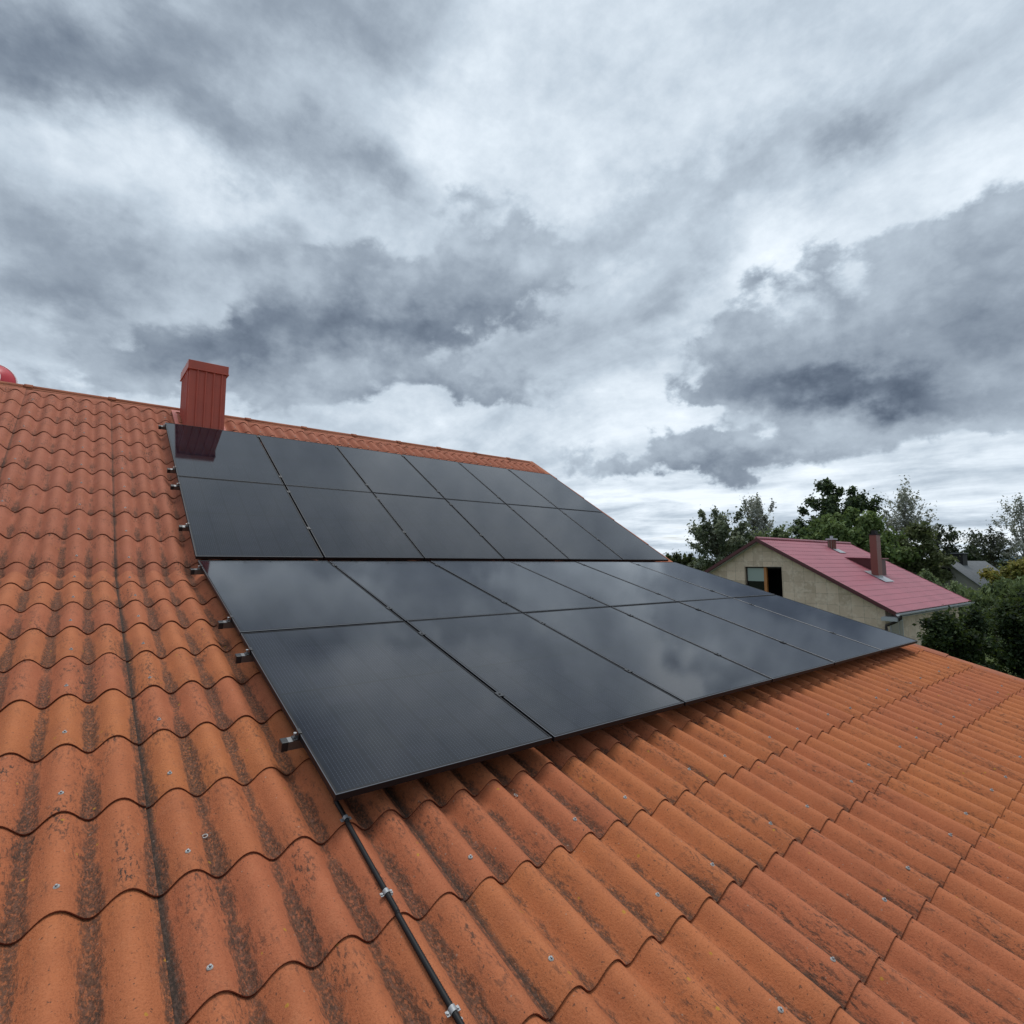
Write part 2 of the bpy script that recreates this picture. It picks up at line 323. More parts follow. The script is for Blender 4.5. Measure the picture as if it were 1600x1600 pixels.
WP, XC, XJ, SHW = .1772, .407, -.583, .886            # wave length, a crest, a sheet joint, sheet width
AMP, COURSE, THK = .0300, .4665, .0065
XL, XR = -5.013, 7.165
def wave(x):                                            # rounded crest, narrower trough
    c = math.cos(2 * math.pi * (x - XC) / WP); return c + .16 * (1 - c * c)
def make_roof(name, PM, noses, s_top, s_flat, dirt_shade_fn, parent):
    """corrugated sheets; noses = positions of the lower edges, one list entry per course"""
    V = []; F = []; MI = []; SM = []; ph = []; al = []; rn = []; rn2 = []; da = []; jn = []
    rr = random.Random(3 if name == 'a' else 5)
    noses = sorted(noses)
    for ci, s0 in enumerate(noses):
        last = ci == len(noses) - 1
        s1 = s_top if last else noses[ci + 1] + .05
        k = -5
        while XJ + k * SHW < XR - .02:
            x0 = XJ + k * SHW; x1 = min(x0 + SHW + .012, XR); k += 1
            ox = rr.uniform(-.002, .002); os_ = rr.uniform(-.004, .004); lf = rr.uniform(-.0012, .0018)
            a, a2 = rr.random(), rr.random(); tw = rr.uniform(-.0015, .0015)
            nx = max(4, int(round((x1 - x0) / WP * 15)))
            flat0 = s0 <= s_flat
            ends = [(s0 + os_, None)]
            rows = [(s0 + os_, -.0022, 0), (s0 + os_ + .005, 0, .01), (s0 + .16, 0, .34), (s0 + .32, 0, .68), (s1, 0, min(1.2, (s1 - s0) / COURSE))]
            if last and s1 - s0 < .33: rows = [rows[0], rows[1], (s0 + .09, 0, .3), (s0 + .16, 0, .6), (s1, 0, 1)]
            base = len(V)
            dirt_shade_v = dirt_shade_fn(x0 + .44, s0)
            for (s, dzr, vv) in rows:
                for i in range(nx + 1):
                    x = x0 + (x1 - x0) * i / nx
                    fr = (x - x0) / SHW
                    amp = AMP
                    if s_top - s < .26 and name == 'upper': amp = AMP * max(0, min(1, (s_top - .085 - s) / .13))
                    h = amp * wave(x)
                    lift = (.0105 + lf) * (1 - min(vv, 1.1)) if not flat0 else 0.0
                    if not flat0 or True: h += lift + dzr
                    h += .0062 * fr + tw * (fr - .5)
                    V.append((x + ox, s, DM + h)); ph.append((x - XC) / WP); al.append(vv); rn.append(a); rn2.append(a2); da.append(dirt_shade_v); jn.append(x - x0)
            W = nx + 1
            for r in range(len(rows) - 1):
                for i in range(nx):
                    F.append((base + r * W + i, base + r * W + i + 1, base + (r + 1) * W + i + 1, base + (r + 1) * W + i)); MI.append(0); SM.append(True)
            # broken lower edge
            if not flat0:
                b2 = len(V)
                for i in range(W):
                    p = V[base + i]; V.append(p); ph.append(ph[base + i]); al.append(0); rn.append(a); rn2.append(a2); da.append(dirt_shade_v); jn.append(.4)
                for i in range(W):
                    p = V[base + i]; V.append((p[0], p[1] + .0015, p[2] - THK)); ph.append(ph[base + i]); al.append(0); rn.append(a); rn2.append(a2); da.append(dirt_shade_v); jn.append(.4)
                for i in range(nx): F.append((b2 + W + i, b2 + W + i + 1, b2 + i + 1, b2 + i)); MI.append(1); SM.append(True)
            # right hand side edge
            b3 = len(V)
            for r in range(len(rows)):
                p = V[base + r * W + nx]
                V.append(p); V.append((p[0], p[1], p[2] - THK))
                for _ in range(2): ph.append(.5); al.append(rows[r][2]); rn.append(a); rn2.append(a2); da.append(1.2); jn.append(.4)
            for r in range(len(rows) - 1): F.append((b3 + 2 * r, b3 + 2 * r + 1, b3 + 2 * r + 3, b3 + 2 * r + 2)); MI.append(1); SM.append(False)
    me = bpy.data.meshes.new('roof'); me.from_pydata(V, [], F)
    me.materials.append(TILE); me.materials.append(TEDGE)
    me.polygons.foreach_set('material_index', MI); me.polygons.foreach_set('use_smooth', SM)
    for nm, arr in (('wave_phase', ph), ('along', al), ('sheet_random', rn), ('sheet_random_b', rn2), ('dirt_shade_amount', da), ('from_joint', jn), ('tint', [max(0., min(1., (1.15 if name == 'upper' else .35) * (.6 + .16 * p[1]))) if name == 'upper' else max(0., .35 + .12 * p[1]) for p in V])):
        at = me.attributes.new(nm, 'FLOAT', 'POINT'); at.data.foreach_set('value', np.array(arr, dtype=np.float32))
    me.update()
    o = bpy.data.objects.new('roof', me); COL.objects.link(o); o.parent = parent; o.matrix_world = PM
    return o

house = empty('tiled_house', (1.0, -2.0, 0))
tag(house, 'house with wavy orange terracotta roof carrying the black solar panels, in the foreground', 'house')
HINV = Matrix.Translation((-1.0, 2.0, 0))
bpy.context.view_layer.update()
RIDGE_S = 4.47
upper_noses = [-.035] + [.098 + COURSE * k for k in range(9)] + [4.235]
lower_noses = [-.167 - COURSE * k for k in range(16)]
def put(o, M):                                       # place a part of the house at a world matrix
    o.parent = house; o.matrix_parent_inverse = Matrix.Identity(4); o.matrix_local = HINV @ M
    return o
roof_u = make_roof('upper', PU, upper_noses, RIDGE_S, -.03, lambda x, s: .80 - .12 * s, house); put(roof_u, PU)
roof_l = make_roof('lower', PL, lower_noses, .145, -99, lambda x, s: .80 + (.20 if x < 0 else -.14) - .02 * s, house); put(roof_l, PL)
tag(roof_u, 'steeper upper slope of the tiled roof'); tag(roof_l, 'shallow lower slope of the tiled roof')

# ridge: small roll with lapped joints
def ridge_and_verge():
    rp = PU @ Vector((0, RIDGE_S, DM))
    k = -5
    while XJ + k * SHW < XR:
        x0 = XJ + k * SHW; x1 = min(x0 + SHW, XR + .04); k += 1
        m = MB()
        def half(xa, xb, rad, lift):
            n = 10; vs = []
            for x in (xa, xb):
                for i in range(n + 1):
                    t = math.pi * (i / n) ; vs.append((x, -math.cos(t) * rad * 1.15, math.sin(t) * rad + lift))
            fs = [(i, n + 1 + i, n + 2 + i, i + 1) for i in range(n)] + [tuple(range(n + 1)), tuple(reversed(range(n + 1, 2 * n + 2)))]
            m.add(vs, fs, 0, True)
        half(x0 + .07, x1, .042, -.004)
        half(x0 - .012, x0 + .075, .050, -.002)
        # wings lying on the two slopes
        for sg in (-1, 1):
            a = Vector((0, sg * .03, .016)); b = Vector((0, sg * .075 * math.cos(S1), -.075 * math.sin(S1) + .012))
            m.add([(x0, a.y, a.z), (x1, a.y, a.z), (x1, b.y, b.z), (x0, b.y, b.z)], [(0, 1, 2, 3)] if sg > 0 else [(3, 2, 1, 0)], 0, False)
        put(m.build('ridge_cap', TRIM, house), Matrix.Translation((0, rp.y, rp.z)))
    # verge pieces along the right hand edge
    for PM, s_lo, s_hi in ((PU, -.02, RIDGE_S - .02), (PL, -7.6, .10)):
        s = s_hi
        while s > s_lo + .05:
            sa = max(s_lo, s - COURSE * 2 - .02)
            m = MB(); prof = [(-.10, -.010), (-.09, .012), (-.06, .026), (-.02, .034), (.012, .032), (.026, .020), (.030, -.15)]
            L = len(prof); vs = []
            for (yy, up) in ((sa, .012), (s, .0)):
                for (px, pz) in prof: vs.append((XR + .045 + px, yy, DM + .016 + pz + up))
            fs = [(i, i + 1, L + i + 1, L + i) for i in range(L - 1)]
            m.add(vs, fs, 0, False)
            vs2 = vs[:L] + [(x, y + .001, z - .012) for x, y, z in vs[:L]]
            m.add(vs2, [(i + 1, i, L + i, L + i + 1) for i in range(L - 1)], 0, False)
            put(m.build('verge_trim', TRIM, house), PM)
            s = sa + .02 if sa > s_lo else s_lo
ridge_and_verge()
# rear slope and walls
WALLM, wm, wb = material('cream_render', (.55, .50, .42), .9)
wm.put(wb.inputs['Base Color'], wm.mix(wm.noise(wm.obj(), 3, 5), (.5, .45, .37), (.6, .55, .47)))
rp = PU @ Vector((0, RIDGE_S, DM)); ra = PL @ Vector((0, -7.5, DM))
m = MB(); yb = rp.y + 4.6; zb = rp.z - 4.6 * math.tan(S1)
n = 690; vs = []
for i in range(n + 1):
    x = XL + (XR - XL) * i / n; h = AMP * math.cos(2 * math.pi * (x - XC) / WP)
    vs += [(x, rp.y + .01, rp.z - .02 + h * .2), (x, rp.y + .18, rp.z - .18 * math.tan(S1) + h), (x, yb, zb + h)]
m.add(vs, [(3 * i + r, 3 * i + 3 + r, 3 * i + 4 + r, 3 * i + 1 + r) for i in range(n) for r in range(2)], 0, True)
o = put(m.build('roof', TRIM, house), Matrix.Identity(4)); tag(o, 'rear slope of the tiled roof behind the ridge')
m = MB()
bk = PU @ Vector((0, -.03, DM))
gable = [(ra.y + .55, 0), (yb - .45, 0), (yb - .45, zb - .02 + .45 * math.tan(S1) - .1), (rp.y, rp.z - .14), (bk.y, bk.z - .12), (ra.y + .55, ra.z + .55 * math.tan(S2) - .12)]
for xa, xb in ((XL + .25, XL + .5), (XR - .35, XR - .1)):
    m.prism(gable, xa, xb, Matrix(((0, 0, 1, 0), (1, 0, 0, 0), (0, 1, 0, 0), (0, 0, 0, 1))))
m.box((XL + .5, ra.y + .55, 0), (XR - .35, ra.y + .8, ra.z + .55 * math.tan(S2) - .13))
m.box((XL + .5, yb - .7, 0), (XR - .35, yb - .45, zb - .05 + .2))
put(m.build('wall', WALLM, house), Matrix.Identity(4))

# screws with washers on the first and fourth wave of each sheet
ZINC, zt, zb_ = material('galvanised_steel', (.55, .57, .59), .6, .7)
zt.put(zb_.inputs['Base Color'], zt.mix(zt.noise(zt.obj(), 300, 3), (.22, .23, .24), (.44, .45, .46)))
SEAL, _, _ = material('rubber_washer', (.36, .34, .32), .7)
def screw_mesh():
    m = MB()
    def lathe(prof, n=14, mi=0):
        vs = []
        for r, z in prof:
            for k in range(n): vs.append((r * math.cos(2 * math.pi * k / n), r * math.sin(2 * math.pi * k / n), z))
        m.add(vs, [(i * n + k, i * n + (k + 1) % n, (i + 1) * n + (k + 1) % n, (i + 1) * n + k) for i in range(len(prof) - 1) for k in range(n)], mi, False)
    lathe([(.0088, -.003), (.0088, .0012), (.0075, .0022), (.003, .0024)], 14, 1)
    lathe([(.0066, .0022), (.0066, .0034), (.003, .0037)], 14, 0)
    lathe([(.0040, .0035), (.0040, .0078), (.0033, .0086), (.0002, .0086)], 6, 0)
    return m
sm = screw_mesh().build('roof_screw', [ZINC, SEAL], roof_l)
screw_proto = sm; first = True
def in_view(p, marg=.03):
    d = p - CAMP; z = d.dot(AX[2])
    if z < .1: return False
    x = d.dot(AX[0]) / z * 859.9 / 1600; y = d.dot(AX[1]) / z * 859.9 / 1600
    return abs(x) < .5 + marg and abs(y) < .5 + marg
cands = []
for roof, PM, noses, lo_ in ((roof_l, PL, lower_noses, True), (roof_u, PU, upper_noses[1:-1], False)):
    for s0 in noses:
        for k in range(-5, 10):
            for off in (0, 3):
                x = XC - 5 * WP + WP * off + SHW * k - .001 * k
                s = s0 + (.10 if lo_ else .09)
                if x > 7.0: continue
                hid = (0 < x < 6.92 and -3.36 < s < 0) if lo_ else (0 < x < 6.92 and 0 < s < 3.4)
                p = PM @ Vector((x, s, DM + AMP))
                if hid or not in_view(p): continue
                cands.append(((p - CAMP).length, roof, PM, x, s))
cands.sort(key=lambda c: c[0])
cnt = {0: 0, 1: 0}
for (d, roof, PM, x, s) in cands:
    key = 0 if roof is roof_l else 1
    if cnt[key] >= 96: continue
    cnt[key] += 1
    o = screw_proto if first else screw_proto.copy()
    if not first: COL.objects.link(o)
    first = False
    o.parent = roof; o.matrix_parent_inverse = Matrix.Identity(4)
    jx, js = random.uniform(-.007, .007), random.uniform(-.018, .018)
    h = AMP * wave(x + jx)
    fr = ((x - XJ) % SHW) / SHW
    o.matrix_local = Matrix.Translation((x + jx, s + js, DM + h + .0105 * .78 + .0062 * fr + .001)) @ Matrix.Rotation(random.uniform(-.10, .10), 4, 'X') @ Matrix.Rotation(random.uniform(-.12, .12) - .0, 4, 'Y') @ Matrix.Rotation(random.random() * 6, 4, 'Z')
print('screws', cnt)

# two loose washer rings lying in the troughs
for (x, s, lab) in ((-.406, -3.225, 'loose pale washer ring lying in a trough left of the cable conduit'), (.853, -3.512, 'loose pale washer ring lying in a trough just below the panels')):
    m = MB(); n = 20; vs = []
    for k in range(n):
        c, s_ = math.cos(2 * math.pi * k / n), math.sin(2 * math.pi * k / n)
        for r, z in ((.0068, 0), (.0105, 0), (.0105, .003), (.0068, .003)): vs.append((r * c, r * s_, z))
    m.add(vs, [(k * 4 + j, ((k + 1) % n) * 4 + j, ((k + 1) % n) * 4 + (j + 1) % 4, k * 4 + (j + 1) % 4) for k in range(n) for j in range(4)])
    o = m.build('washer_ring', SEAL)
    o.matrix_world = PL @ Matrix.Translation((x, s, DM + AMP * wave(x) + .013)) @ Matrix.Rotation(.25 if x > 0 else -.1, 4, 'Y')
    tag(o, lab, 'washer', 'loose washer rings on the roof')

# chimney clad in red sheet metal
RED, rt, rb = material('red_painted_sheet', (.235, .036, .03), .42, spec=.5)
P = rt.obj()
rt.put(rb.inputs['Base Color'], rt.mix(rt.step(rt.noise(P, 4, 5, .6), .3, .75), (.54, .100, .058), (.46, .088, .054)))
rt.put(rb.inputs['Roughness'], rt.lin(rt.noise(P, 9, 3), 0, 1, .35, .55))
SOOT, _, _ = material('soot_black', (.02, .02, .02), .9)
cx0, cx1, cy0, cy1 = .256, .744, 3.035, 3.735
def ribbed(x0, x1, y0, y1, z0, z1, m):
    def side(a, b, nrm, marks):
        d = (b - a); L = d.length; d = d / L; pts = []
        for q in marks:
            s = q * L; pts += [(s - .015, 0), (s - .009, .017), (s + .009, .017), (s + .015, 0)]
        return [a] + [a + d * s + nrm * h for s, h in pts]
    A, B, C_, D = Vector((x0, y0)), Vector((x1, y0)), Vector((x1, y1)), Vector((x0, y1))
    poly = side(A, B, Vector((0, -1)), (.22, .44, .66, .88)) + side(B, C_, Vector((1, 0)), (.15, .32, .5, .68, .85)) + side(C_, D, Vector((0, 1)), (.25, .5, .75)) + side(D, A, Vector((-1, 0)), (.12, .28, .44, .6, .76, .9))
    m.prism([(p.x, p.y) for p in poly], z0, z1)
m = MB(); ribbed(cx0 + .012, cx1 - .012, cy0 + .012, cy1 - .012, 1.45 + Z0, 2.655 + Z0, m)
chim = put(m.build('chimney', RED, house), Matrix.Identity(4)); tag(chim, 'red ribbed sheet metal chimney')
m = MB(); zc = 2.64 + Z0
m.box((cx0 - .010, cy0 - .010, zc + .016), (cx1 + .010, cy1 + .010, zc + .130), bev=.004)
m.box((cx0 - .016, cy0 - .016, zc), (cx1 + .016, cy1 + .016, zc + .016), bev=.003)
m.box((cx0 + .10, cy0 + .12, zc + .131), (cx1 - .10, cy1 - .12, zc + .136), mi=1)
cp = m.build('chimney_cap', [RED, SOOT], chim)
m = MB()
fl = PU @ Vector((0, 0, DM + .045))
m.prism([(cx0 - .10, 3.62), (cx0 + .012, 3.62), (cx0 + .012, 4.36), (cx0 - .10, 4.36)], DM + .028, DM + .034, PU)
m.prism([(cx1 - .012, 3.62), (cx1 + .06, 3.62), (cx1 + .06, 4.36), (cx1 - .012, 4.36)], DM + .028, DM + .034, PU)
m.build('chimney_flashing', RED, chim)

# ------------------------------------------------------------------ solar panels
FRAME, ft, fb = material('black_anodised_frame', (.010, .010, .012), .5, 0.0, .25)
LIP, _, _ = material('frame_edge_glint', (.21, .215, .23), .42, .7)  # lighter metal: the sky glint along the frame edge is put into the colour
def glass_material():
    m, t, b = material('solar_glass', (.006, .007, .011), .5, 0, .4)
    P = t.obj(); x, y, z = t.xyz(P)
    # cells: six across, eighteen half cells along, finger wires, middle gap
    def line(coord, pitch, off, w):
        f = t.m('FRACT', t.m('DIVIDE', t.m('SUBTRACT', coord, off), pitch))
        d = t.m('MULTIPLY', t.m('ABSOLUTE', t.m('SUBTRACT', f, .5)), pitch)
        return t.m('LESS_THAN', t.m('SUBTRACT', pitch / 2, d), w)
    cw = 1.100 / 6; chh = 1.66 / 18
    wires = line(x, cw / 11, .017, .0009)
    gapx = line(x, cw, .017, .0011); gapy = line(y, chh, .0175, .0008)
    midl = t.m('LESS_THAN', t.m('ABSOLUTE', t.m('SUBTRACT', y, PH / 2)), .006)
    ci = t.comb(t.m('FLOOR', t.m('DIVIDE', t.m('SUBTRACT', x, .017), cw)), t.m('FLOOR', t.m('DIVIDE', t.m('SUBTRACT', y, .0175), chh)), 0.0)
    wn = t.n.new('ShaderNodeTexWhiteNoise'); t.put(wn.inputs['Vector'], ci); nz = wn.outputs['Value']
    c = t.mix(nz, (.0022, .003, .0068), (.0055, .006, .012))
    dash = t.m('GREATER_THAN', t.m('FRACT', t.m('MULTIPLY', y, 1 / .0155)), .35)
    c = t.mix(t.m('MULTIPLY', t.m('MULTIPLY', wires, dash), .8), c, (.055, .067, .09))
    c = t.mix(t.m('MAXIMUM', gapx, gapy), c, (.003, .003, .004))
    c = t.mix(midl, c, (.0025, .0025, .003))
    dust = t.step(t.noise(P, 75, 3, .6), .735, .78)
    c = t.mix(t.m('MULTIPLY', dust, .5), c, (.3, .3, .3))
    film = t.noise(t.v('MULTIPLY', P, (.6, 6, 1)), 5, 4, .6)
    c = t.mix(t.lin(film, .35, .85, 0, .006), c, (.45, .45, .48))
    t.put(b.inputs['Base Color'], c)
    b.inputs['Specular IOR Level'].default_value = .0
    b.inputs['Coat Weight'].default_value = 1.0; b.inputs['Coat IOR'].default_value = 1.5
    t.put(b.inputs['Coat Roughness'], t.lin(film, .3, .8, .045, .08))
    return m
GLASS = glass_material()
def panel_meshes():
    m = MB(); T = .030; L = .011
    def loop(i, z): return [(i, i, z), (PW - i, i, z), (PW - i, PH - i, z), (i, PH - i, z)]
    rings = [loop(.0, -T), loop(0, -.0022), loop(.0022, 0), loop(L - .001, 0), loop(L, -.0008), loop(L, -.0045), loop(.028, -T + .002), loop(.028, -T)]
    vs = [p for r in rings for p in r]; n = len(rings); fs = []
    for i in range(n):
        j = (i + 1) % n
        for k in range(4): fs.append((i * 4 + k, i * 4 + (k + 1) % 4, j * 4 + (k + 1) % 4, j * 4 + k))
    m.add(vs, fs); m.mi = [1 if 4 <= i < 8 else 0 for i in range(len(fs))]
    g = MB(); e = L - .0002
    g.add([(e, e, -.0022), (PW - e, e, -.0022), (PW - e, PH - e, -.0022), (e, PH - e, -.0022)], [(0, 1, 2, 3)])
    g.add([(e, e, -.0062), (PW - e, e, -.0062), (PW - e, PH - e, -.0062), (e, PH - e, -.0062)], [(3, 2, 1, 0)])
    return m, g
fm, gm = panel_meshes()
ORD = ['first from the left', 'second from the left', 'third from the left', 'third from the right', 'second from the right', 'last on the right']
ROWS = ['top row under the ridge', 'second row, bottom of the steep slope', 'third row, top of the shallow slope', 'bottom row, nearest the camera']
proto = None
for row in range(4):
    PM = PU if row < 2 else PL
    for c in range(6):
        if proto is None:
            root = empty('solar_panel'); fr = fm.build('frame', [FRAME, LIP], root); gl = gm.build('glass', GLASS, root); proto = (root, fr, gl)
        else:
            root = proto[0].copy(); COL.objects.link(root)
            for q in proto[1:]:
                k = q.copy(); COL.objects.link(k); k.parent = root
        y = (PH + GAP) * (1 - row) if row < 2 else -(PH + GAP) * (row - 1) + GAP
        jig = Matrix.Rotation(random.uniform(-.0016, .0016), 4, 'X') @ Matrix.Rotation(random.uniform(-.0016, .0016), 4, 'Y')
        root.matrix_world = PM @ Matrix.Translation((c * (PW + GAP), y, random.uniform(-.0006, .0006))) @ jig
        tag(root, 'black solar panel, ' + ORD[c] + ' in the ' + ROWS[row], 'solar panel', 'solar panels on the tiled roof')

# rails with end caps and clamps
ALU, _, _ = material('mill_aluminium', (.20, .205, .21), .5, .9)
BLK, bt, bb = material('black_plastic_cap', (.016, .016, .018), .42)
RB, _, _ = material('black_clamp', (.02, .02, .022), .35, 0, .6)
rail_s = [(PU, 3.33), (PU, 1.944), (PU, 1.508), (PU, .60), (PL, -.17), (PL, -1.42), (PL, -1.97), (PL, -2.93)]
rlab = ['highest mounting rail end, beside the chimney foot', 'mounting rail end above the upper horizontal joint of the panels', 'mounting rail end just below the upper horizontal joint', 'lowest rail end on the steep slope, with black cap',
        'topmost rail end on the shallow slope, just under the break', 'rail end above the lower horizontal joint of the panels', 'rail end just below the lower horizontal joint of the panels', 'rail end nearest the camera, with large black cap']
for (PM, s), lab in zip(rail_s, rlab):
    root = empty('mounting_rail', M=PM @ Matrix.Translation((0, s, 0)))
    tag(root, lab, 'mounting rail', 'mounting rails under the panels')
    a = MB(); a.box((-.048, -.02, -.072), (6.90, .02, -.031))
    a.build('rail_body', ALU, root)
    q = MB(); q.box((-.076, -.0215, -.0745), (-.046, .0215, -.0290), bev=.003); q.build('end_cap', BLK, root)
    e = MB(); e.box((-.026, -.020, -.031), (-.0015, .020, -.026), bev=.001); e.box((-.006, -.020, -.030), (-.0006, .020, .003), bev=.001); e.box((-.006, -.020, .001), (.009, .020, .0045), bev=.001)
    ec = e.build('end_clamp', RB, root)
    b_ = MB(); b_.tube([(-.016, 0, -.026), (-.016, 0, -.008)], .0042, 8); b_.tube([(-.016, 0, -.010), (-.016, 0, -.002)], .0075, 6); b_.build('clamp_bolt', ZINC, ec)
    for k in range(1, 6):
        c_ = MB(); xx = k * (PW + GAP) - GAP / 2
        c_.box((xx - .019, -.025, .0012), (xx + .019, .025, .0042), bev=.001); c_.box((xx - .006, -.02, -.03), (xx + .006, .02, .0015))
        c_.tube([(xx, 0, .004), (xx, 0, .009)], .006, 8)
        c_.build('mid_clamp', RB, root)
    for xx in (.23, 2.0, 3.78, 5.55, 6.79):
        c_ = MB(); c_.tube([(xx, 0, -.15), (xx, 0, -.071)], .006, 8); c_.build('hanger_bolt', ZINC, root)

# cable conduit running down from the panel corner
COND, ct, cb = material('black_conduit', (.007, .007, .008), .55, 0, .3)
con = empty('cable_conduit', M=PL @ Matrix.Translation((0, -3.4, 0)))
tag(con, 'black cable conduit running down the tiles from the lowest panel corner', 'conduit')
def tile_h(x, s):
    f = ((s - lower_noses[0]) / COURSE) % 1
    return DM + AMP * wave(x) + .0105 * (1 - f) + .0062 * (((x - XJ) % SHW) / SHW)
pts = []; rads = []
s = -3.30
path = []
while s > -5.9:
    x = .052 - .010 * math.sin(max(0, (-3.40 - s)) * 1.9)
    path.append(Vector((x, s + 3.4, tile_h(.053, s) * .5 + (DM + AMP + .010) * .5 + .0100))); s -= .004
for i, p in enumerate(path): rads.append(.0088 + (.0008 if (i // 1) % 2 else -.0005))
path[0].z += .02
m = MB(); m.tube(path, rads, 12); m.build('pipe', COND, con)
for s in (-3.42, -3.815, -4.255, -4.9):
    i = int((-3.30 - s) / .004); p = path[i]; m = MB()
    n = 14; vs = []
    for yy in (-.009, .009):
        for k in range(n + 1):
            t = math.pi * k / n - .0; 
            for rr_ in (.0102, .0114): vs.append((p.x + math.cos(t) * rr_, p.y + yy, p.z + math.sin(t) * rr_))
    W = (n + 1) * 2
    fs = []
    for k in range(n):
        a = 2 * k; fs += [(a + 1, a + 3, W + a + 3, W + a + 1), (a, a + 1, W + a + 1, W + a)[:0] or (a, a + 2, a + 3, a + 1), (W + a, W + a + 1, W + a + 3, W + a + 2)]
    m.add(vs, fs)
    for sg in (-1, 1):
        m.box((p.x + sg * .0104 - (.011 if sg < 0 else 0), p.y - .008, p.z - .004), (p.x + sg * .0104 + (.011 if sg > 0 else 0), p.y + .008, p.z - .0015))
        m.tube([(p.x + sg * .0165, p.y, p.z - .003), (p.x + sg * .0165, p.y, p.z + .002)], .004, 6)
    m.build('pipe_clip', ZINC, con)

# red dish behind the ridge at the left edge
DISH, _, _ = material('red_dish_paint', (.46, .018, .03), .35)
RIM, _, _ = material('pale_rim', (.72, .60, .60), .45)
d_ = empty('satellite_dish', (-1.99, 5.25, 2.2 + Z0))
tag(d_, 'red curved dish with a pale rim showing behind the ridge at far left', 'satellite dish')
m = MB(); n = 36; rings = 7; vs = []
for i in range(rings + 1):
    r = .34 * i / rings
    for k in range(n): vs.append((r * math.cos(2 * math.pi * k / n), r * math.sin(2 * math.pi * k / n), .22 * (1 - (r / .34) ** 2)))
m.add(vs, [(i * n + k, i * n + (k + 1) % n, (i + 1) * n + (k + 1) % n, (i + 1) * n + k) for i in range(rings) for k in range(n)], 0, True)
m.mi = [1 if i < 4 * n else 0 for i in range(len(m.f))]
dm_ = m.build('dish', [DISH, RIM], d_); dm_.location = (0, 0, .36); dm_.rotation_euler = (R(72), R(8), R(-12))
m = MB(); m.tube([(.34 * math.cos(2 * math.pi * k / n), .34 * math.sin(2 * math.pi * k / n), 0) for k in range(n + 1)], .012, 6, caps=False)
m.build('rim', RIM, dm_)
m = MB(); m.tube([(0, 0, .4), (0, 0, -1.0)], .025, 10); m.build('mast', ZINC, d_)

# ------------------------------------------------------------------ ground
GR, gt, gb = material('meadow', rough=.95, spec=.2)
P = gt.obj()
gc = gt.mix(gt.step(gt.noise(P, .05, 4), .35, .65), (.045, .075, .018), (.075, .09, .03))
gc = gt.mix(gt.step(gt.noise(P, 3, 5, .7), .45, .7), gc, (.03, .05, .013))
gt.put(gb.inputs['Base Color'], gc); gt.put(gb.inputs['Normal'], gt.bump(gt.noise(P, 20, 4), .6, .05))
m = MB(); G = 3000
m.add([(-G, -G, 0), (G, -G, 0), (G, G, 0), (-G, G, 0)], [(0, 1, 2, 3)]); tag(m.build('ground', GR), kind='structure')
HILL, ht, hb = material('far_hill', (.06, .085, .10), 1.0, spec=.1)
m = MB(); n = 120
vs = []
for i in range(n + 1):
    a = R(-30) + R(165) * i / n; rr_ = 1500
    hgt = 8 + 14 * (.5 + .5 * math.sin(a * 5.3)) + 5 * math.sin(a * 17 + 1)
    for (q, z) in ((rr_ - 300, 0.02), (rr_, hgt), (rr_ + 400, hgt * .8), (rr_ + 700, 0.02)): vs.append((math.sin(a) * q, math.cos(a) * q, z))
m.add(vs, [(4 * i + j, 4 * i + 4 + j, 4 * i + 5 + j, 4 * i + 1 + j) for i in range(n) for j in range(3)], 0, True)
tag(m.build('hills', HILL), kind='structure')

# ------------------------------------------------------------------ neighbour house, red roof
def wall_tiles():
    m, t, b = material('mottled_beige_cladding', rough=.8, spec=.3)
    P = t.obj(); x, y, z = t.xyz(P)
    h = t.m('ADD', x, y)
    br = t.n.new('ShaderNodeTexBrick'); t.put(br.inputs['Vector'], t.comb(h, z, 0.0)); br.offset = 0; br.squash = 1
    br.inputs['Scale'].default_value = 1; br.inputs['Brick Width'].default_value = .42; br.inputs['Row Height'].default_value = .42; br.inputs['Mortar Size'].default_value = .007
    br.inputs['Color1'].default_value = (.68, .535, .41, 1); br.inputs['Color2'].default_value = (.50, .39, .29, 1); br.inputs['Mortar'].default_value = (.36, .29, .22, 1)
    c = t.mix(t.m('MULTIPLY', t.step(t.noise(P, 4.2, 5, .65), .46, .66), .8), br.outputs['Color'], (.72, .60, .48))
    c = t.mix(t.m('MULTIPLY', t.step(t.noise(P, 9, 4, .6), .55, .75), .5), c, (.38, .30, .225))
    t.put(b.inputs['Base Color'], c); return m
CLAD = wall_tiles()
def metal_roof():
    m, t, b = material('raspberry_metal_roof', (.24, .05, .07), .45, spec=.5)
    P = t.obj()
    c = t.mix(t.step(t.noise(P, .9, 5, .65), .35, .7), (.35, .105, .132), (.30, .092, .116))
    t.put(b.inputs['Base Color'], c); return m
MROOF = metal_roof()
DRED, _, _ = material('dark_red_trim', (.085, .017, .02), .5)
BROWN, bt2, bb2 = material('brown_sheet_flue', (.19, .062, .046), .5)
BRICK, kt, kb = material('small_brick', rough=.9)
br = kt.n.new('ShaderNodeTexBrick'); kt.put(br.inputs['Vector'], kt.v('MULTIPLY', kt.obj(), (1, 1, 1)))
br.inputs['Scale'].default_value = 4.5; br.inputs['Color1'].default_value = (.16, .045, .03, 1); br.inputs['Color2'].default_value = (.11, .035, .028, 1); br.inputs['Mortar'].default_value = (.2, .16, .13, 1)
kt.put(kb.inputs['Base Color'], br.outputs[0])
LEAD, _, _ = material('grey_flashing', (.42, .43, .45), .5, .6)
WHITE, _, _ = material('white_soffit', (.40, .42, .44), .6)
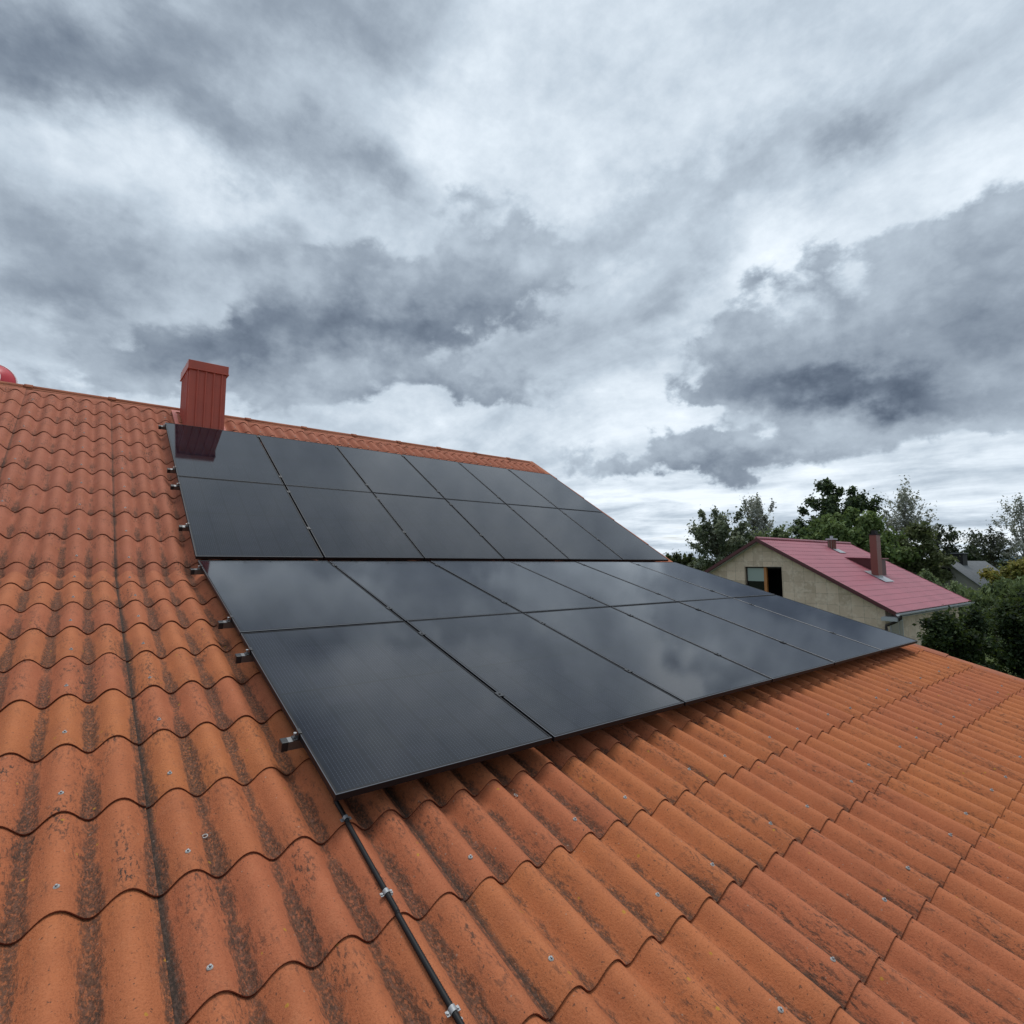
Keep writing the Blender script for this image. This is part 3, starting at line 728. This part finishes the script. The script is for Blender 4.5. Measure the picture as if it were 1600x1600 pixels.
DBROWN, _, _ = material('dark_brown_gutter', (.03, .02, .018), .45)
WOOD, wdt, wdb = material('orange_window_wood', (.42, .17, .045), .5)
wdt.put(wdb.inputs['Base Color'], wdt.mix(wdt.noise(wdt.v('MULTIPLY', wdt.obj(), (8, 8, 1)), 6, 4), (.33, .12, .03), (.5, .21, .06)))
BLIND, _, _ = material('grey_green_blind', (.30, .36, .33), .7)
DARKG, _, dgb = material('dark_window_glass', (.006, .007, .009), .08)
dgb.inputs['Roughness'].default_value = .06
ROOMD, _, _ = material('dark_room', (.02, .02, .022), .9)

NX, NY, NZ = 22.0, 6.362, 1.002 + Z0                      # gable apex
NS = R(29.45); T_ = math.tan(NS); NLEN = 9.9; HALF = 4.96; OV = .32
nb = empty('neighbour_house', (NX + NLEN / 2, NY, 0))
tag(nb, 'beige tile clad house with raspberry red metal roof and two chimneys', 'house')
def npart(o): o.parent = nb; o.matrix_parent_inverse = Matrix.Translation((-(NX + NLEN / 2), -NY, 0)); return o
WH = HALF - .42                                            # wall half width
x0, x1 = NX + .28, NX + NLEN - .28
wx_a, wx_b = 5.485, 7.10; wz_a, wz_b = Z0 - 1.55, Z0 - .185
m = MB(); yl, yr = NY - WH, NY + WH
def zr(y): return NZ - .10 - abs(y - NY) * T_
G1 = x0
def gy(pts): m.face([(G1, y, z) for y, z in pts])
gy([(yl, 0), (yl, zr(yl)), (wx_a, zr(wx_a)), (wx_a, 0)])
gy([(wx_b, 0), (wx_b, zr(wx_b)), (yr, zr(yr)), (yr, 0)])
gy([(wx_a, 0), (wx_a, wz_a), (wx_b, wz_a), (wx_b, 0)])
gy([(wx_a, wz_b), (wx_a, zr(wx_a)), (NY, zr(NY)), (wx_b, zr(wx_b)), (wx_b, wz_b)])
for (ya, za, yb_, zb2) in ((wx_a, wz_a, wx_a, wz_b), (wx_a, wz_b, wx_b, wz_b), (wx_b, wz_b, wx_b, wz_a), (wx_b, wz_a, wx_a, wz_a)):
    m.face([(G1, ya, za), (G1, yb_, zb2), (G1 + .18, yb_, zb2), (G1 + .18, ya, za)])
m.face([(x0, yl, 0), (x1, yl, 0), (x1, yl, zr(yl)), (x0, yl, zr(yl))])
m.face([(x0, yr, 0), (x0, yr, zr(yr)), (x1, yr, zr(yr)), (x1, yr, 0)])
m.face([(x1, yl, 0), (x1, yr, 0), (x1, yr, zr(yr)), (x1, NY, zr(NY)), (x1, yl, zr(yl))])
npart(m.build('wall', CLAD))
# roof sheets with tile-form ripple
for sg in (-1, 1):
    m = MB(); nxr = 230; L = HALF / math.cos(NS); steps = int(L / .35); vs = []; rows = []
    for j in range(steps + 1):
        d0 = L * j / steps
        rows.append((d0, .012)); 
        if j < steps: rows.append((L * (j + 1) / steps - .012, .0))
    for (d0, up) in rows:
        for i in range(nxr + 1):
            x = NX + NLEN * i / nxr; h = .010 * math.cos(i * 2 * math.pi * 45 / nxr) + (.014 - up)
            vs.append((x, NY + sg * (d0 * math.cos(NS) + h * math.sin(NS)), NZ - d0 * math.sin(NS) + h * math.cos(NS)))
    W = nxr + 1
    fs = [(j * W + i, j * W + i + 1, (j + 1) * W + i + 1, (j + 1) * W + i) if sg > 0 else (j * W + i, (j + 1) * W + i, (j + 1) * W + i + 1, j * W + i + 1) for j in range(len(rows) - 1) for i in range(nxr)]
    m.add(vs, fs, 0, False)
    rf = npart(m.build('roof', MROOF))
    tag(rf, 'near slope of the raspberry red roof' if sg < 0 else 'far slope of the raspberry red roof')
    for xa in (NX - .03, NX + NLEN):
        m = MB(); a = (NY, NZ + .04); b2 = (NY + sg * (HALF + .02), NZ + .04 - (HALF + .02) * T_)
        p = [(xa, a[0], a[1]), (xa, b2[0], b2[1]), (xa, b2[0], b2[1] - .15), (xa, a[0], a[1] - .15)]
        p2 = [(xa + .03, y, z) for _, y, z in p]
        m.add(p + p2, [(0, 1, 2, 3), (7, 6, 5, 4), (0, 4, 5, 1), (1, 5, 6, 2), (2, 6, 7, 3)])
        npart(m.build('bargeboard', DRED))
    m = MB()                                              # soffit under the verge overhang and eaves
    a = (NY, NZ - .13); b2 = (NY + sg * WH, NZ - .13 - WH * T_)
    m.add([(NX, a[0], a[1]), (NX + .3, a[0], a[1]), (NX + .3, b2[0], b2[1]), (NX, b2[0], b2[1])], [(0, 1, 2, 3)])
    ye, ze = NY + sg * HALF, NZ - HALF * T_
    m.box((NX, min(ye, NY + sg * WH), ze - .17), (NX + NLEN, max(ye, NY + sg * WH), ze - .15))
    m.box((NX - .005, min(ye + sg * .01, NY + sg * (WH - .05)), ze - .30), (NX + .3, max(ye + sg * .01, NY + sg * (WH - .05)), ze - .171))
    npart(m.build('soffit', WHITE))
    m = MB()
    for rr_ in (0,):
        n = 8; vs = []
        for xx in (NX - .05, NX + NLEN + .05):
            for k in range(n + 1):
                t = math.pi + math.pi * k / n; vs.append((xx, ye + sg * .07 + math.cos(t) * .07, ze - .03 + math.sin(t) * .075))
        m.add(vs, [(k, k + 1, n + 2 + k, n + 1 + k) for k in range(n)] + [tuple(range(n + 1)), tuple(range(n + 1, 2 * n + 2))], 0, True)
    npart(m.build('gutter', WHITE))
m = MB(); m.tube([(NX - .02, NY, NZ + .03), (NX + NLEN + .02, NY, NZ + .03)], .07, 10); npart(m.build('ridge_cap', MROOF))
ye, ze = NY - HALF, NZ - HALF * T_
m = MB(); m.tube([(NX + .22, ye - .07, ze - .10), (NX + .22, ye - .07, ze - .2), (NX + .17, ye + .10, ze - .34), (NX + .10, yl - .06, ze - .47), (NX + .10, yl - .06, ze - .55), (NX + .10, yl - .06, .1)], .05, 10)
npart(m.build('downpipe', DBROWN))
# gable window
def window(pn):
    pass
m = MB(); gx = G1 + .10
m.box((gx, wx_b - .07, wz_a), (gx + .07, wx_b, wz_b)); m.box((gx, wx_a, wz_a), (gx + .07, wx_a + .03, wz_b)); m.box((gx + .002, wx_a + .03, wz_b - .06), (gx + .068, wx_b - .07, wz_b)); m.box((gx + .002, wx_a + .03, wz_a), (gx + .068, wx_b - .07, wz_a + .06))
win = npart(m.build('window', DBROWN)); tag(win, 'gable window with one sash open and a pale blind')
m = MB(); m.box((gx - .02, 6.17, wz_a + .02), (gx + .09, 6.29, wz_b - .02)); q = m.build('mullion', WOOD, win)
m = MB(); m.box((gx + .02, 6.30, wz_a + .06), (gx + .03, wx_b - .10, wz_b - .06)); m.build('pane', DARKG, win)
m = MB(); m.box((gx + .005, 6.30, wz_b - .62), (gx + .018, wx_b - .075, wz_b - .06)); m.build('blind', BLIND, win)
m = MB(); m.box((G1 + .19, wx_a - .6, wz_a - .6), (G1 + 2.2, wx_b + .6, wz_b + .3)); 
# turn the box inside out to be a dark room behind the open sash
m.f = [tuple(reversed(f)) for f in m.f]; m.f = [f for i, f in enumerate(m.f) if i != 5]; m.mi = m.mi[:5]; m.sm = m.sm[:5]
m.build('room', ROOMD, win)
# side wall window under the eave
m = MB(); m.box((22.66, yl - .012, Z0 - 3.0), (24.05, yl - .002, Z0 - 2.13)); w2 = npart(m.build('window', WHITE))
m = MB(); m.box((22.76, yl - .02, Z0 - 2.9), (23.55, yl - .013, Z0 - 2.22)); m.box((23.62, yl - .02, Z0 - 2.9), (23.97, yl - .013, Z0 - 2.22)); 
PALEG, _, _ = material('curtained_glass', (.33, .29, .29), .25); m.build('pane', PALEG, w2)
m = MB(); m.box((22.6, yl - .14, Z0 - 3.05), (24.1, yl - .003, Z0 - 3.01)); m.build('sill', DBROWN, w2)
# tall brown flue and small ridge stack
def slope_z(y): return NZ - (NY - y) * T_
fx0, fx1, fy0, fy1 = 26.5, 26.98, 3.33, 3.60
m = MB(); m.box((fx0, fy0, slope_z(fy0) - .15), (fx1, fy1, 1.25 + Z0)); fl = npart(m.build('chimney', BROWN)); tag(fl, 'tall slim brown chimney on the near slope')
m = MB(); m.box((fx0 - .03, fy0 - .03, 1.19 + Z0), (fx1 + .03, fy1 + .03, 1.252 + Z0)); m.box((fx0 + .06, fy0 + .06, 1.252 + Z0), (fx1 - .06, fy1 - .06, 1.40 + Z0)); m.build('chimney_cap', SOOT, fl)
m = MB(); 
m.prism([(fx0 - .12, -.32), (fx1 + .45, -.32), (fx1 + .45, .62), (fx0 - .12, .62)], .036, .042, Matrix.Translation((0, fy0, slope_z(fy0))) @ Matrix.Rotation(NS, 4, 'X'))
m.box((fx0 - .015, fy0 - .015, slope_z(fy0) - .1), (fx1 + .015, fy1 + .015, slope_z(fy0) + .14))
m.build('flashing', LEAD, fl)
m = MB(); bx0, bx1, by0, by1 = 28.0, 28.32, 5.66, 5.92
m.box((bx0, by0, slope_z(by0) - .15), (bx1, by1, 1.10 + Z0)); bs = npart(m.build('chimney', BRICK)); tag(bs, 'small brick chimney stub at the ridge')
m = MB(); m.box((bx0 - .06, by0 - .06, 1.10 + Z0), (bx1 + .06, by1 + .06, 1.17 + Z0)); m.tube([(28.16, 5.79, 1.17 + Z0), (28.16, 5.79, 1.30 + Z0)], .07, 10); m.build('chimney_cap', LEAD, bs)
m = MB(); m.prism([(bx0 - .1, -.35), (bx1 + .3, -.35), (bx1 + .3, .05), (bx0 - .1, .05)], .036, .042, Matrix.Translation((0, by0, slope_z(by0))) @ Matrix.Rotation(NS, 4, 'X')); m.build('flashing', LEAD, bs)
# shed dormer behind the flue
m = MB(); dx0, dx1 = 27.5, 28.15; yb0, yt0 = 3.55, 4.95
zf = slope_z(yt0) - .04 
poly = [(yt0, slope_z(yt0) + .01), (yb0, slope_z(yb0) - .05), (yb0, zf - .02)]
m.prism(poly, dx0, dx1, Matrix(((0, 0, 1, 0), (1, 0, 0, 0), (0, 1, 0, 0), (0, 0, 0, 1))))
dr = npart(m.build('dormer', DRED)); tag(dr, 'small dark red shed dormer beside the tall chimney')
m = MB(); m.prism([(yt0 + .05, slope_z(yt0) + .045), (yb0 - .12, zf + .02), (yb0 - .12, zf - .015), (yt0 + .05, slope_z(yt0) + .012)], dx0 - .05, dx1 + .05, Matrix(((0, 0, 1, 0), (1, 0, 0, 0), (0, 1, 0, 0), (0, 0, 0, 1)))); m.build('dormer_roof', MROOF, dr)

# ------------------------------------------------------------------ far grey-roofed house
SLATE, st_, sb_ = material('grey_corrugated_roof', (.16, .17, .18), .8)
st_.put(sb_.inputs['Base Color'], st_.mix(st_.noise(st_.obj(), 1.5, 5, .65), (.12, .125, .13), (.21, .22, .23)))
GREYW, _, _ = material('weathered_grey_wall', (.30, .29, .26), .9)
FX, FY, FZ = 60.0, 8.95, .22 + Z0; FS = R(43); FL = 14.3; FH = 4.2
fh = empty('grey_house', (FX + FL / 2, FY, 0)); tag(fh, 'distant house with grey corrugated roof and pale gable among the trees', 'house')
def fpart(o): o.parent = fh; o.matrix_parent_inverse = Matrix.Translation((-(FX + FL / 2), -FY, 0)); return o
m = MB(); tt = math.tan(FS); hw = FH - .3
m.prism([(FY - hw, 0), (FY + hw, 0), (FY + hw, FZ - hw * tt - .05), (FY, FZ - .05), (FY - hw, FZ - hw * tt - .05)], FX + .3, FX + FL - .3, Matrix(((0, 0, 1, 0), (1, 0, 0, 0), (0, 1, 0, 0), (0, 0, 0, 1))))
fpart(m.build('wall', GREYW))
for sg in (-1, 1):
    m = MB(); n = 220; vs = []
    for i in range(n + 1):
        x = FX + FL * i / n; h = .03 * math.cos(2 * math.pi * i / 3.0) if False else .03 * math.cos(x * 2 * math.pi / .35)
        for d0 in (0, FH / math.cos(FS)): 
            for th in (0, -.06): vs.append((x, FY + sg * (d0 * math.cos(FS) + (h + th) * math.sin(FS)), FZ - d0 * math.sin(FS) + (h + th) * math.cos(FS)))
    fs = []
    for i in range(n):
        a, b2 = 4 * i, 4 * i + 4; fs += [(a, a + 2, b2 + 2, b2), (a + 1, b2 + 1, b2 + 3, a + 3), (a + 2, a + 3, b2 + 3, b2 + 2)]
    m.add(vs, fs + [(0, 1, 3, 2)], 0, True); fpart(m.build('roof', SLATE))
m = MB(); m.box((FX + .26, 8.68, Z0 - 1.18), (FX + .299, 9.35, Z0 - .42)); w3 = fpart(m.build('window', DARKG))
m = MB(); m.box((FX + 3.5, FY - .5, FZ - .6), (FX + 5, FY + .3, FZ + .65)); c3 = fpart(m.build('chimney', SOOT))
m = MB(); m.box((FX + 3.4, FY - .6, FZ + .65), (FX + 5.1, FY + .4, FZ + .75)); m.build('chimney_cap', SLATE, c3)

# ------------------------------------------------------------------ trees and shrubs
def leaf_material():
    m, t, b = material('foliage', rough=.6, spec=.3)
    c = t.attr('leaf_colour', 'Color'); t.put(b.inputs['Base Color'], c)
    tr = t.n.new('ShaderNodeBsdfTranslucent'); t.put(tr.inputs[0], t.mix(.5, c, (.10, .13, .02)))
    mx = t.n.new('ShaderNodeMixShader'); mx.inputs[0].default_value = .42
    out = [n for n in t.n if n.type == 'OUTPUT_MATERIAL'][0]
    t.l.new(b.outputs[0], mx.inputs[1]); t.l.new(tr.outputs[0], mx.inputs[2]); t.l.new(mx.outputs[0], out.inputs[0])
    return m
LEAF = leaf_material()
def bark(name, ca, cb_):
    m, t, b = material(name, rough=.9, spec=.2)
    t.put(b.inputs['Base Color'], t.mix(t.step(t.noise(t.v('MULTIPLY', t.obj(), (1, 1, 3)), 3, 4, .7), .42, .6), ca, cb_)); return m
BARK = bark('grey_bark', (.10, .085, .07), (.05, .04, .033)); BIRCH = bark('birch_bark', (.42, .40, .37), (.10, .09, .08))
FPX = 859.9
def at(u, depth):                                         # ground point that lies this far away in that direction
    d = AX[2] + AX[0] * ((u - 800) / FPX)
    p = CAMP + d * depth; return p.x, p.y
def hz(v, depth): return CAMP.z + (881.5 - v) / FPX * depth
def crown(name, parent, ells, nleaf, size, cols, clump=.5, seed=1, droop=.0, nclump=40, aspect=1.6, spray=.75):
    """leaf cards gathered in clumps through the volume of several ellipsoids (local to parent)"""
    g = np.random.default_rng(seed); vol = np.array([e[3] * e[4] * e[5] for e in ells]); vol = vol ** .75; vol = vol / vol.sum()
    cc = []; crad = []
    for e, f in zip(ells, vol):
        k = max(3, int(nclump * f)); d = g.normal(size=(k, 3)); d /= np.linalg.norm(d, axis=1)[:, None]
        r = g.random(k) ** .42
        cc.append(np.array(e[:3]) + d * r[:, None] * np.array(e[3:6])); crad += [clump * (.6 + .8 * q) for q in g.random(k)]
    cc = np.concatenate(cc); crad = np.array(crad); K = len(cc)
    tone = g.random(K)
    idx = g.integers(0, K, nleaf)
    d = g.normal(size=(nleaf, 3)); d /= np.linalg.norm(d, axis=1)[:, None]
    ctr = np.array([np.mean([e[0] for e in ells]), np.mean([e[1] for e in ells]), min(e[2] - e[5] * .6 for e in ells)])
    spr = cc - ctr; spr /= (np.linalg.norm(spr, axis=1)[:, None] + 1e-6)
    pos = cc[idx] + d * (np.abs(g.normal(size=nleaf)) ** .8 * .62 * crad[idx])[:, None] * np.array([1, 1, .8])
    pos += spr[idx] * (g.normal(size=nleaf) * spray * crad[idx])[:, None]
    pos[:, 2] -= droop * g.random(nleaf) ** 2 * crad[idx] * 2
    pos[:, 2] = np.maximum(pos[:, 2], .05)
    n = d * .6 + g.normal(size=(nleaf, 3)) * .6 + np.array([0, 0, .35]); n /= np.linalg.norm(n, axis=1)[:, None]
    a = np.cross(n, g.normal(size=(nleaf, 3))); a /= np.linalg.norm(a, axis=1)[:, None]; b = np.cross(n, a)
    if droop > 0:
        a = a * .35 + np.array([.25, .1, -1.0]) * droop; a /= np.linalg.norm(a, axis=1)[:, None]; b = np.cross(n, a); b /= np.linalg.norm(b, axis=1)[:, None]
    sz = size * (.55 + .9 * g.random(nleaf)); L = sz[:, None] * a * aspect * .5; W_ = sz[:, None] * b * .5
    fold = n * (sz * .12)[:, None]
    V = np.stack([pos - L, pos + W_ * .9 + fold, pos + L, pos - W_ * .9 + fold], 1).reshape(-1, 3)
    me = bpy.data.meshes.new(name)
    me.vertices.add(nleaf * 4); me.vertices.foreach_set('co', V.astype(np.float32).ravel())
    me.loops.add(nleaf * 4); me.loops.foreach_set('vertex_index', np.arange(nleaf * 4, dtype=np.int32))
    me.polygons.add(nleaf); me.polygons.foreach_set('loop_start', np.arange(0, nleaf * 4, 4, dtype=np.int32))
    me.update(calc_edges=True)
    cols = np.array(cols); t = np.clip(tone[idx] * .75 + g.normal(size=nleaf) * .22 + .12, 0, .999) * (len(cols) - 1)
    i0 = t.astype(int); i1 = np.minimum(i0 + 1, len(cols) - 1); c = cols[i0] + (cols[i1] - cols[i0]) * (t - i0)[:, None]
    c = c * (.8 + .4 * g.random(nleaf))[:, None]
    rgba = np.ones((nleaf, 4, 4), np.float32); rgba[:, :, :3] = c[:, None, :]
    ca = me.color_attributes.new('leaf_colour', 'FLOAT_COLOR', 'CORNER'); ca.data.foreach_set('color', rgba.ravel())
    me.materials.append(LEAF); me.validate()
    o = bpy.data.objects.new(name, me); COL.objects.link(o); o.parent = parent
    return o, cc
def tree(name, label, cat, x, y, ells, nleaf, size, cols, trunk_h, tr=.16, bark_m=None, seed=1, group=None, clump=.6, droop=0., nclump=40, limbs=9, lean=0., aspect=1.6, limb_r=.30, spray=.75):
    root = empty(name, (x, y, 0)); tag(root, label, cat, group)
    o, cc = crown('crown', root, ells, nleaf, size, cols, clump, seed, droop, nclump, aspect, spray)
    g = random.Random(seed); m = MB()
    top = max(e[2] + e[5] * .8 for e in ells)
    axis = []
    N = 9
    for i in range(N + 1):
        f = i / N; ex = sum(e[0] for e in ells) / len(ells)
        axis.append(Vector((ex * f * f + lean * f + g.uniform(-.08, .08) * f, g.uniform(-.08, .08) * f, trunk_h * f)))
    m.tube(axis, [tr * (1.25 - .25 * min(1, i) - .95 * (i / N)) if i else tr * 1.3 for i in range(N + 1)], 8)
    order = sorted(range(len(cc)), key=lambda i: g.random())[:limbs * 3]
    for i in order:
        c = Vector(cc[i]); f = max(.22, min(.93, (c.z / trunk_h) * .72)); k = f * N; a = axis[int(k)].lerp(axis[min(N, int(k) + 1)], k - int(k))
        mid = a.lerp(c, .5) + Vector((0, 0, .18 * (c - a).length)); r0 = tr * (1.1 - f) * limb_r + .012
        m.tube([a, a.lerp(mid, .55), mid, c], [r0, r0 * .75, r0 * .5, .008], 5, caps=False)
    m.build('trunk', bark_m or BARK, root)
    return root
def E(u, v, ru, rv, depth, x, y, rd=None):
    """ellipsoid given by its bearing, height and size at that distance, local to a tree rooted at (x, y)"""
    d = AX[2] + AX[0] * ((u - 800) / FPX); p = CAMP + d * depth; k = depth / FPX
    r = ru * k
    return (p.x - x, p.y - y, hz(v, depth), r, rd or r, rv * k)
G_DARK = [(0.030, 0.054, 0.030), (0.058, 0.092, 0.047), (0.101, 0.143, 0.071)]
G_GREY = [(0.092, 0.118, 0.078), (0.186, 0.218, 0.143), (0.350, 0.382, 0.283)]
G_PALE = [(0.185, 0.193, 0.151), (0.386, 0.395, 0.336), (0.620, 0.620, 0.620)]
G_MID = [(0.070, 0.116, 0.044), (0.137, 0.202, 0.072), (0.242, 0.312, 0.121)]
G_YEL = [(0.126, 0.143, 0.037), (0.252, 0.235, 0.058), (0.403, 0.319, 0.076)]
G_WIL = [(0.092, 0.130, 0.059), (0.185, 0.240, 0.111), (0.332, 0.388, 0.204)]

def T(name, label, cat, u, dep, els, *a, **k):
    x, y = at(u, dep); return tree(name, label, cat, x, y, [E(*e, dep, x, y) for e in els], *a, **k)
GRP = 'trees behind the red-roofed house'
T('deciduous_tree', 'grey-green tree with loose leafy edge, left of the red roofed house', 'tree', 1122, 55, [(1118, 850, 38, 46), (1100, 840, 18, 32), (1140, 840, 28, 38), (1112, 812, 16, 20)], 9464, 0.197, G_GREY, 9.5, .17, seed=21, group=GRP, clump=.55, nclump=60)
T('birch_tree', 'pale silvery birch behind the red roof, directly over its apex', 'tree', 1188, 60, [(1182, 805, 24, 26), (1190, 835, 32, 28)], 6084, 0.174, G_PALE, 8.6, .13, BIRCH, seed=22, group=GRP, clump=.5, nclump=55)
T('deciduous_tree', 'low green tree leaning right beside the pale silvery birch', 'tree', 1205, 56, [(1195, 860, 34, 30), (1216, 848, 18, 24), (1165, 862, 20, 26)], 9880, 0.186, G_WIL, 5.5, .14, seed=23, group=GRP, clump=.5, nclump=45)
T('oak_tree', 'tallest dark tree, blackish green, behind the middle of the red roof', 'tree', 1296, 66, [(1286, 772, 24, 26), (1318, 790, 34, 32), (1345, 800, 24, 26), (1268, 815, 30, 34), (1246, 838, 14, 22), (1300, 835, 56, 40)], 21320, 0.244, G_DARK, 11.5, .3, seed=24, spray=.3, group=GRP, clump=.85, nclump=95)
T('willow_tree', 'broad mid-green willow behind the small brick chimney', 'tree', 1330, 50, [(1310, 835, 48, 36), (1352, 838, 44, 38), (1280, 848, 24, 24), (1392, 862, 26, 26), (1340, 870, 60, 26)], 23400, 0.209, G_MID, 6.5, .24, seed=25, spray=.3, group=GRP, clump=.7, nclump=70, droop=.25)
T('birch_tree', 'tall sparse silvery birch, right of the tall brown chimney', 'tree', 1412, 54, [(1412, 800, 26, 40), (1390, 822, 20, 26), (1434, 825, 22, 32), (1418, 785, 12, 22)], 4550, 0.145, G_PALE, 8.6, .12, BIRCH, seed=26, group=GRP, clump=.55, nclump=75, limbs=20)
T('deciduous_tree', 'brownish green bushy tree below the sparse silvery birch', 'tree', 1420, 50, [(1420, 868, 32, 28), (1400, 862, 22, 24), (1448, 885, 26, 28), (1432, 842, 22, 22)], 11440, 0.186, [(.06, .085, .04), (.12, .145, .065), (.19, .21, .10)], 5.0, .14, seed=27, spray=.3, group=GRP, clump=.55, nclump=48)
T('alder_tree', 'rounded dark alder left of the distant grey roof', 'tree', 1474, 64, [(1470, 845, 20, 28), (1458, 865, 22, 22), (1478, 862, 10, 14)], 3949, 0.186, [(.03, .042, .03), (.055, .07, .048), (.09, .105, .075)], 8, .16, seed=28, spray=.3, group=GRP, clump=.55, nclump=60)
T('deciduous_tree', 'thin spreading grey tree behind the distant grey roof', 'tree', 1545, 80, [(1540, 850, 28, 24), (1556, 862, 22, 22)], 3705, 0.209, [(.04, .05, .035), (.08, .09, .075), (.17, .175, .16)], 8, .18, seed=29, group=GRP, clump=.7, nclump=50, limbs=16)
T('birch_tree', 'tall see-through birch at the right edge of the view', 'tree', 1594, 78, [(1590, 815, 26, 32), (1582, 850, 20, 30), (1618, 830, 26, 40)], 5200, 0.186, G_PALE, 13, .16, BIRCH, seed=30, group=GRP, clump=.75, nclump=60, limbs=20)
T('spruce_tree', 'small black-green conifer clump right of the distant grey roof', 'tree', 1518, 88, [(1518, 868, 13, 14), (1532, 876, 14, 10), (1508, 876, 8, 12)], 4420, 0.232, G_DARK, 5.6, .16, seed=31, group=GRP, clump=.6, nclump=30)
T('maple_tree', 'rounded yellow-green maple at the right edge, above the willow', 'tree', 1568, 44, [(1572, 900, 30, 20), (1602, 905, 26, 26), (1552, 914, 15, 15)], 15600, 0.151, G_YEL, 4, .16, seed=32, spray=.3, group=GRP, clump=.45, nclump=60)
T('willow_tree', 'grey-green windblown willow between the red roof and the dark shrubs', 'tree', 1540, 33, [(1570, 936, 36, 20), (1530, 950, 26, 20), (1496, 958, 18, 18), (1602, 945, 30, 26)], 23400, 0.128, G_WIL, 2.6, .16, seed=33, group=GRP, clump=.4, nclump=70, droop=.35, aspect=2.6)
T('deciduous_tree', 'pale leafy bush growing in front of the distant grey gable', 'tree', 1462, 40, [(1470, 928, 20, 10), (1496, 938, 22, 14), (1440, 905, 10, 12)], 9880, 0.128, G_WIL, 3, .1, seed=34, group=GRP, clump=.35, nclump=40)
T('deciduous_tree', 'small green treetop just beyond the roof edge, left of the red roofed house', 'tree', 1066, 58, [(1064, 884, 20, 14), (1084, 890, 16, 10), (1046, 876, 10, 9)], 5720, 0.174, [(.03, .045, .018), (.055, .075, .03), (.09, .11, .05)], 4.6, .12, seed=35, group=GRP, clump=.4, nclump=34)
SG = 'dark shrubs beyond the roof corner'
BIGL = [(.008, .018, .007), (.016, .034, .011), (.03, .056, .017), (.07, .095, .04)]
T('leafy_shrub', 'dark glossy shrub hiding the end of the red roof eave', 'shrub', 1482, 15.5, [(1480, 998, 42, 36), (1458, 974, 20, 16), (1500, 974, 24, 18), (1484, 1050, 52, 36), (1446, 990, 12, 22)], 24700, 0.067, BIGL, 2.8, .06, seed=41, spray=.3, group=SG, clump=.26, nclump=120, aspect=1.5)
T('leafy_shrub', 'taller dark shrub at the right edge of the view, beyond the roof verge', 'shrub', 1585, 16.2, [(1584, 975, 40, 42), (1565, 1015, 44, 42), (1640, 970, 46, 60), (1615, 1035, 60, 46), (1556, 968, 18, 20)], 31200, 0.07, BIGL, 3.0, .07, seed=42, spray=.3, group=SG, clump=.28, nclump=140, aspect=1.5)
T('leafy_shrub', 'light green low bush under the shrub, next to the side window', 'shrub', 1452, 17.5, [(1452, 1030, 22, 24), (1470, 1050, 24, 30)], 5200, 0.058, [(.03, .06, .012), (.06, .10, .022), (.10, .14, .04)], 1.2, .04, seed=43, group=SG, clump=.22, nclump=40)
# far woods along the horizon
def woods():
    g = np.random.default_rng(5); root_ells = []
    for i in range(260):
        a = R(15) + R(85) * g.random(); d = 230 + 320 * g.random(); h = 4 + 5 * g.random()
        root_ells.append((math.sin(a) * d, math.cos(a) * d, h * .5, 5 + 4 * g.random(), 5, h * .55))
    e = None
    o, _ = crown('far_woods', None, root_ells, 26000, 1.5, [(.03, .042, .03), (.05, .065, .045), (.08, .095, .07)], 2.2, 9, 0, 900)
    tag(o, 'low line of far woods along the horizon', 'woods', kind='stuff')
woods()
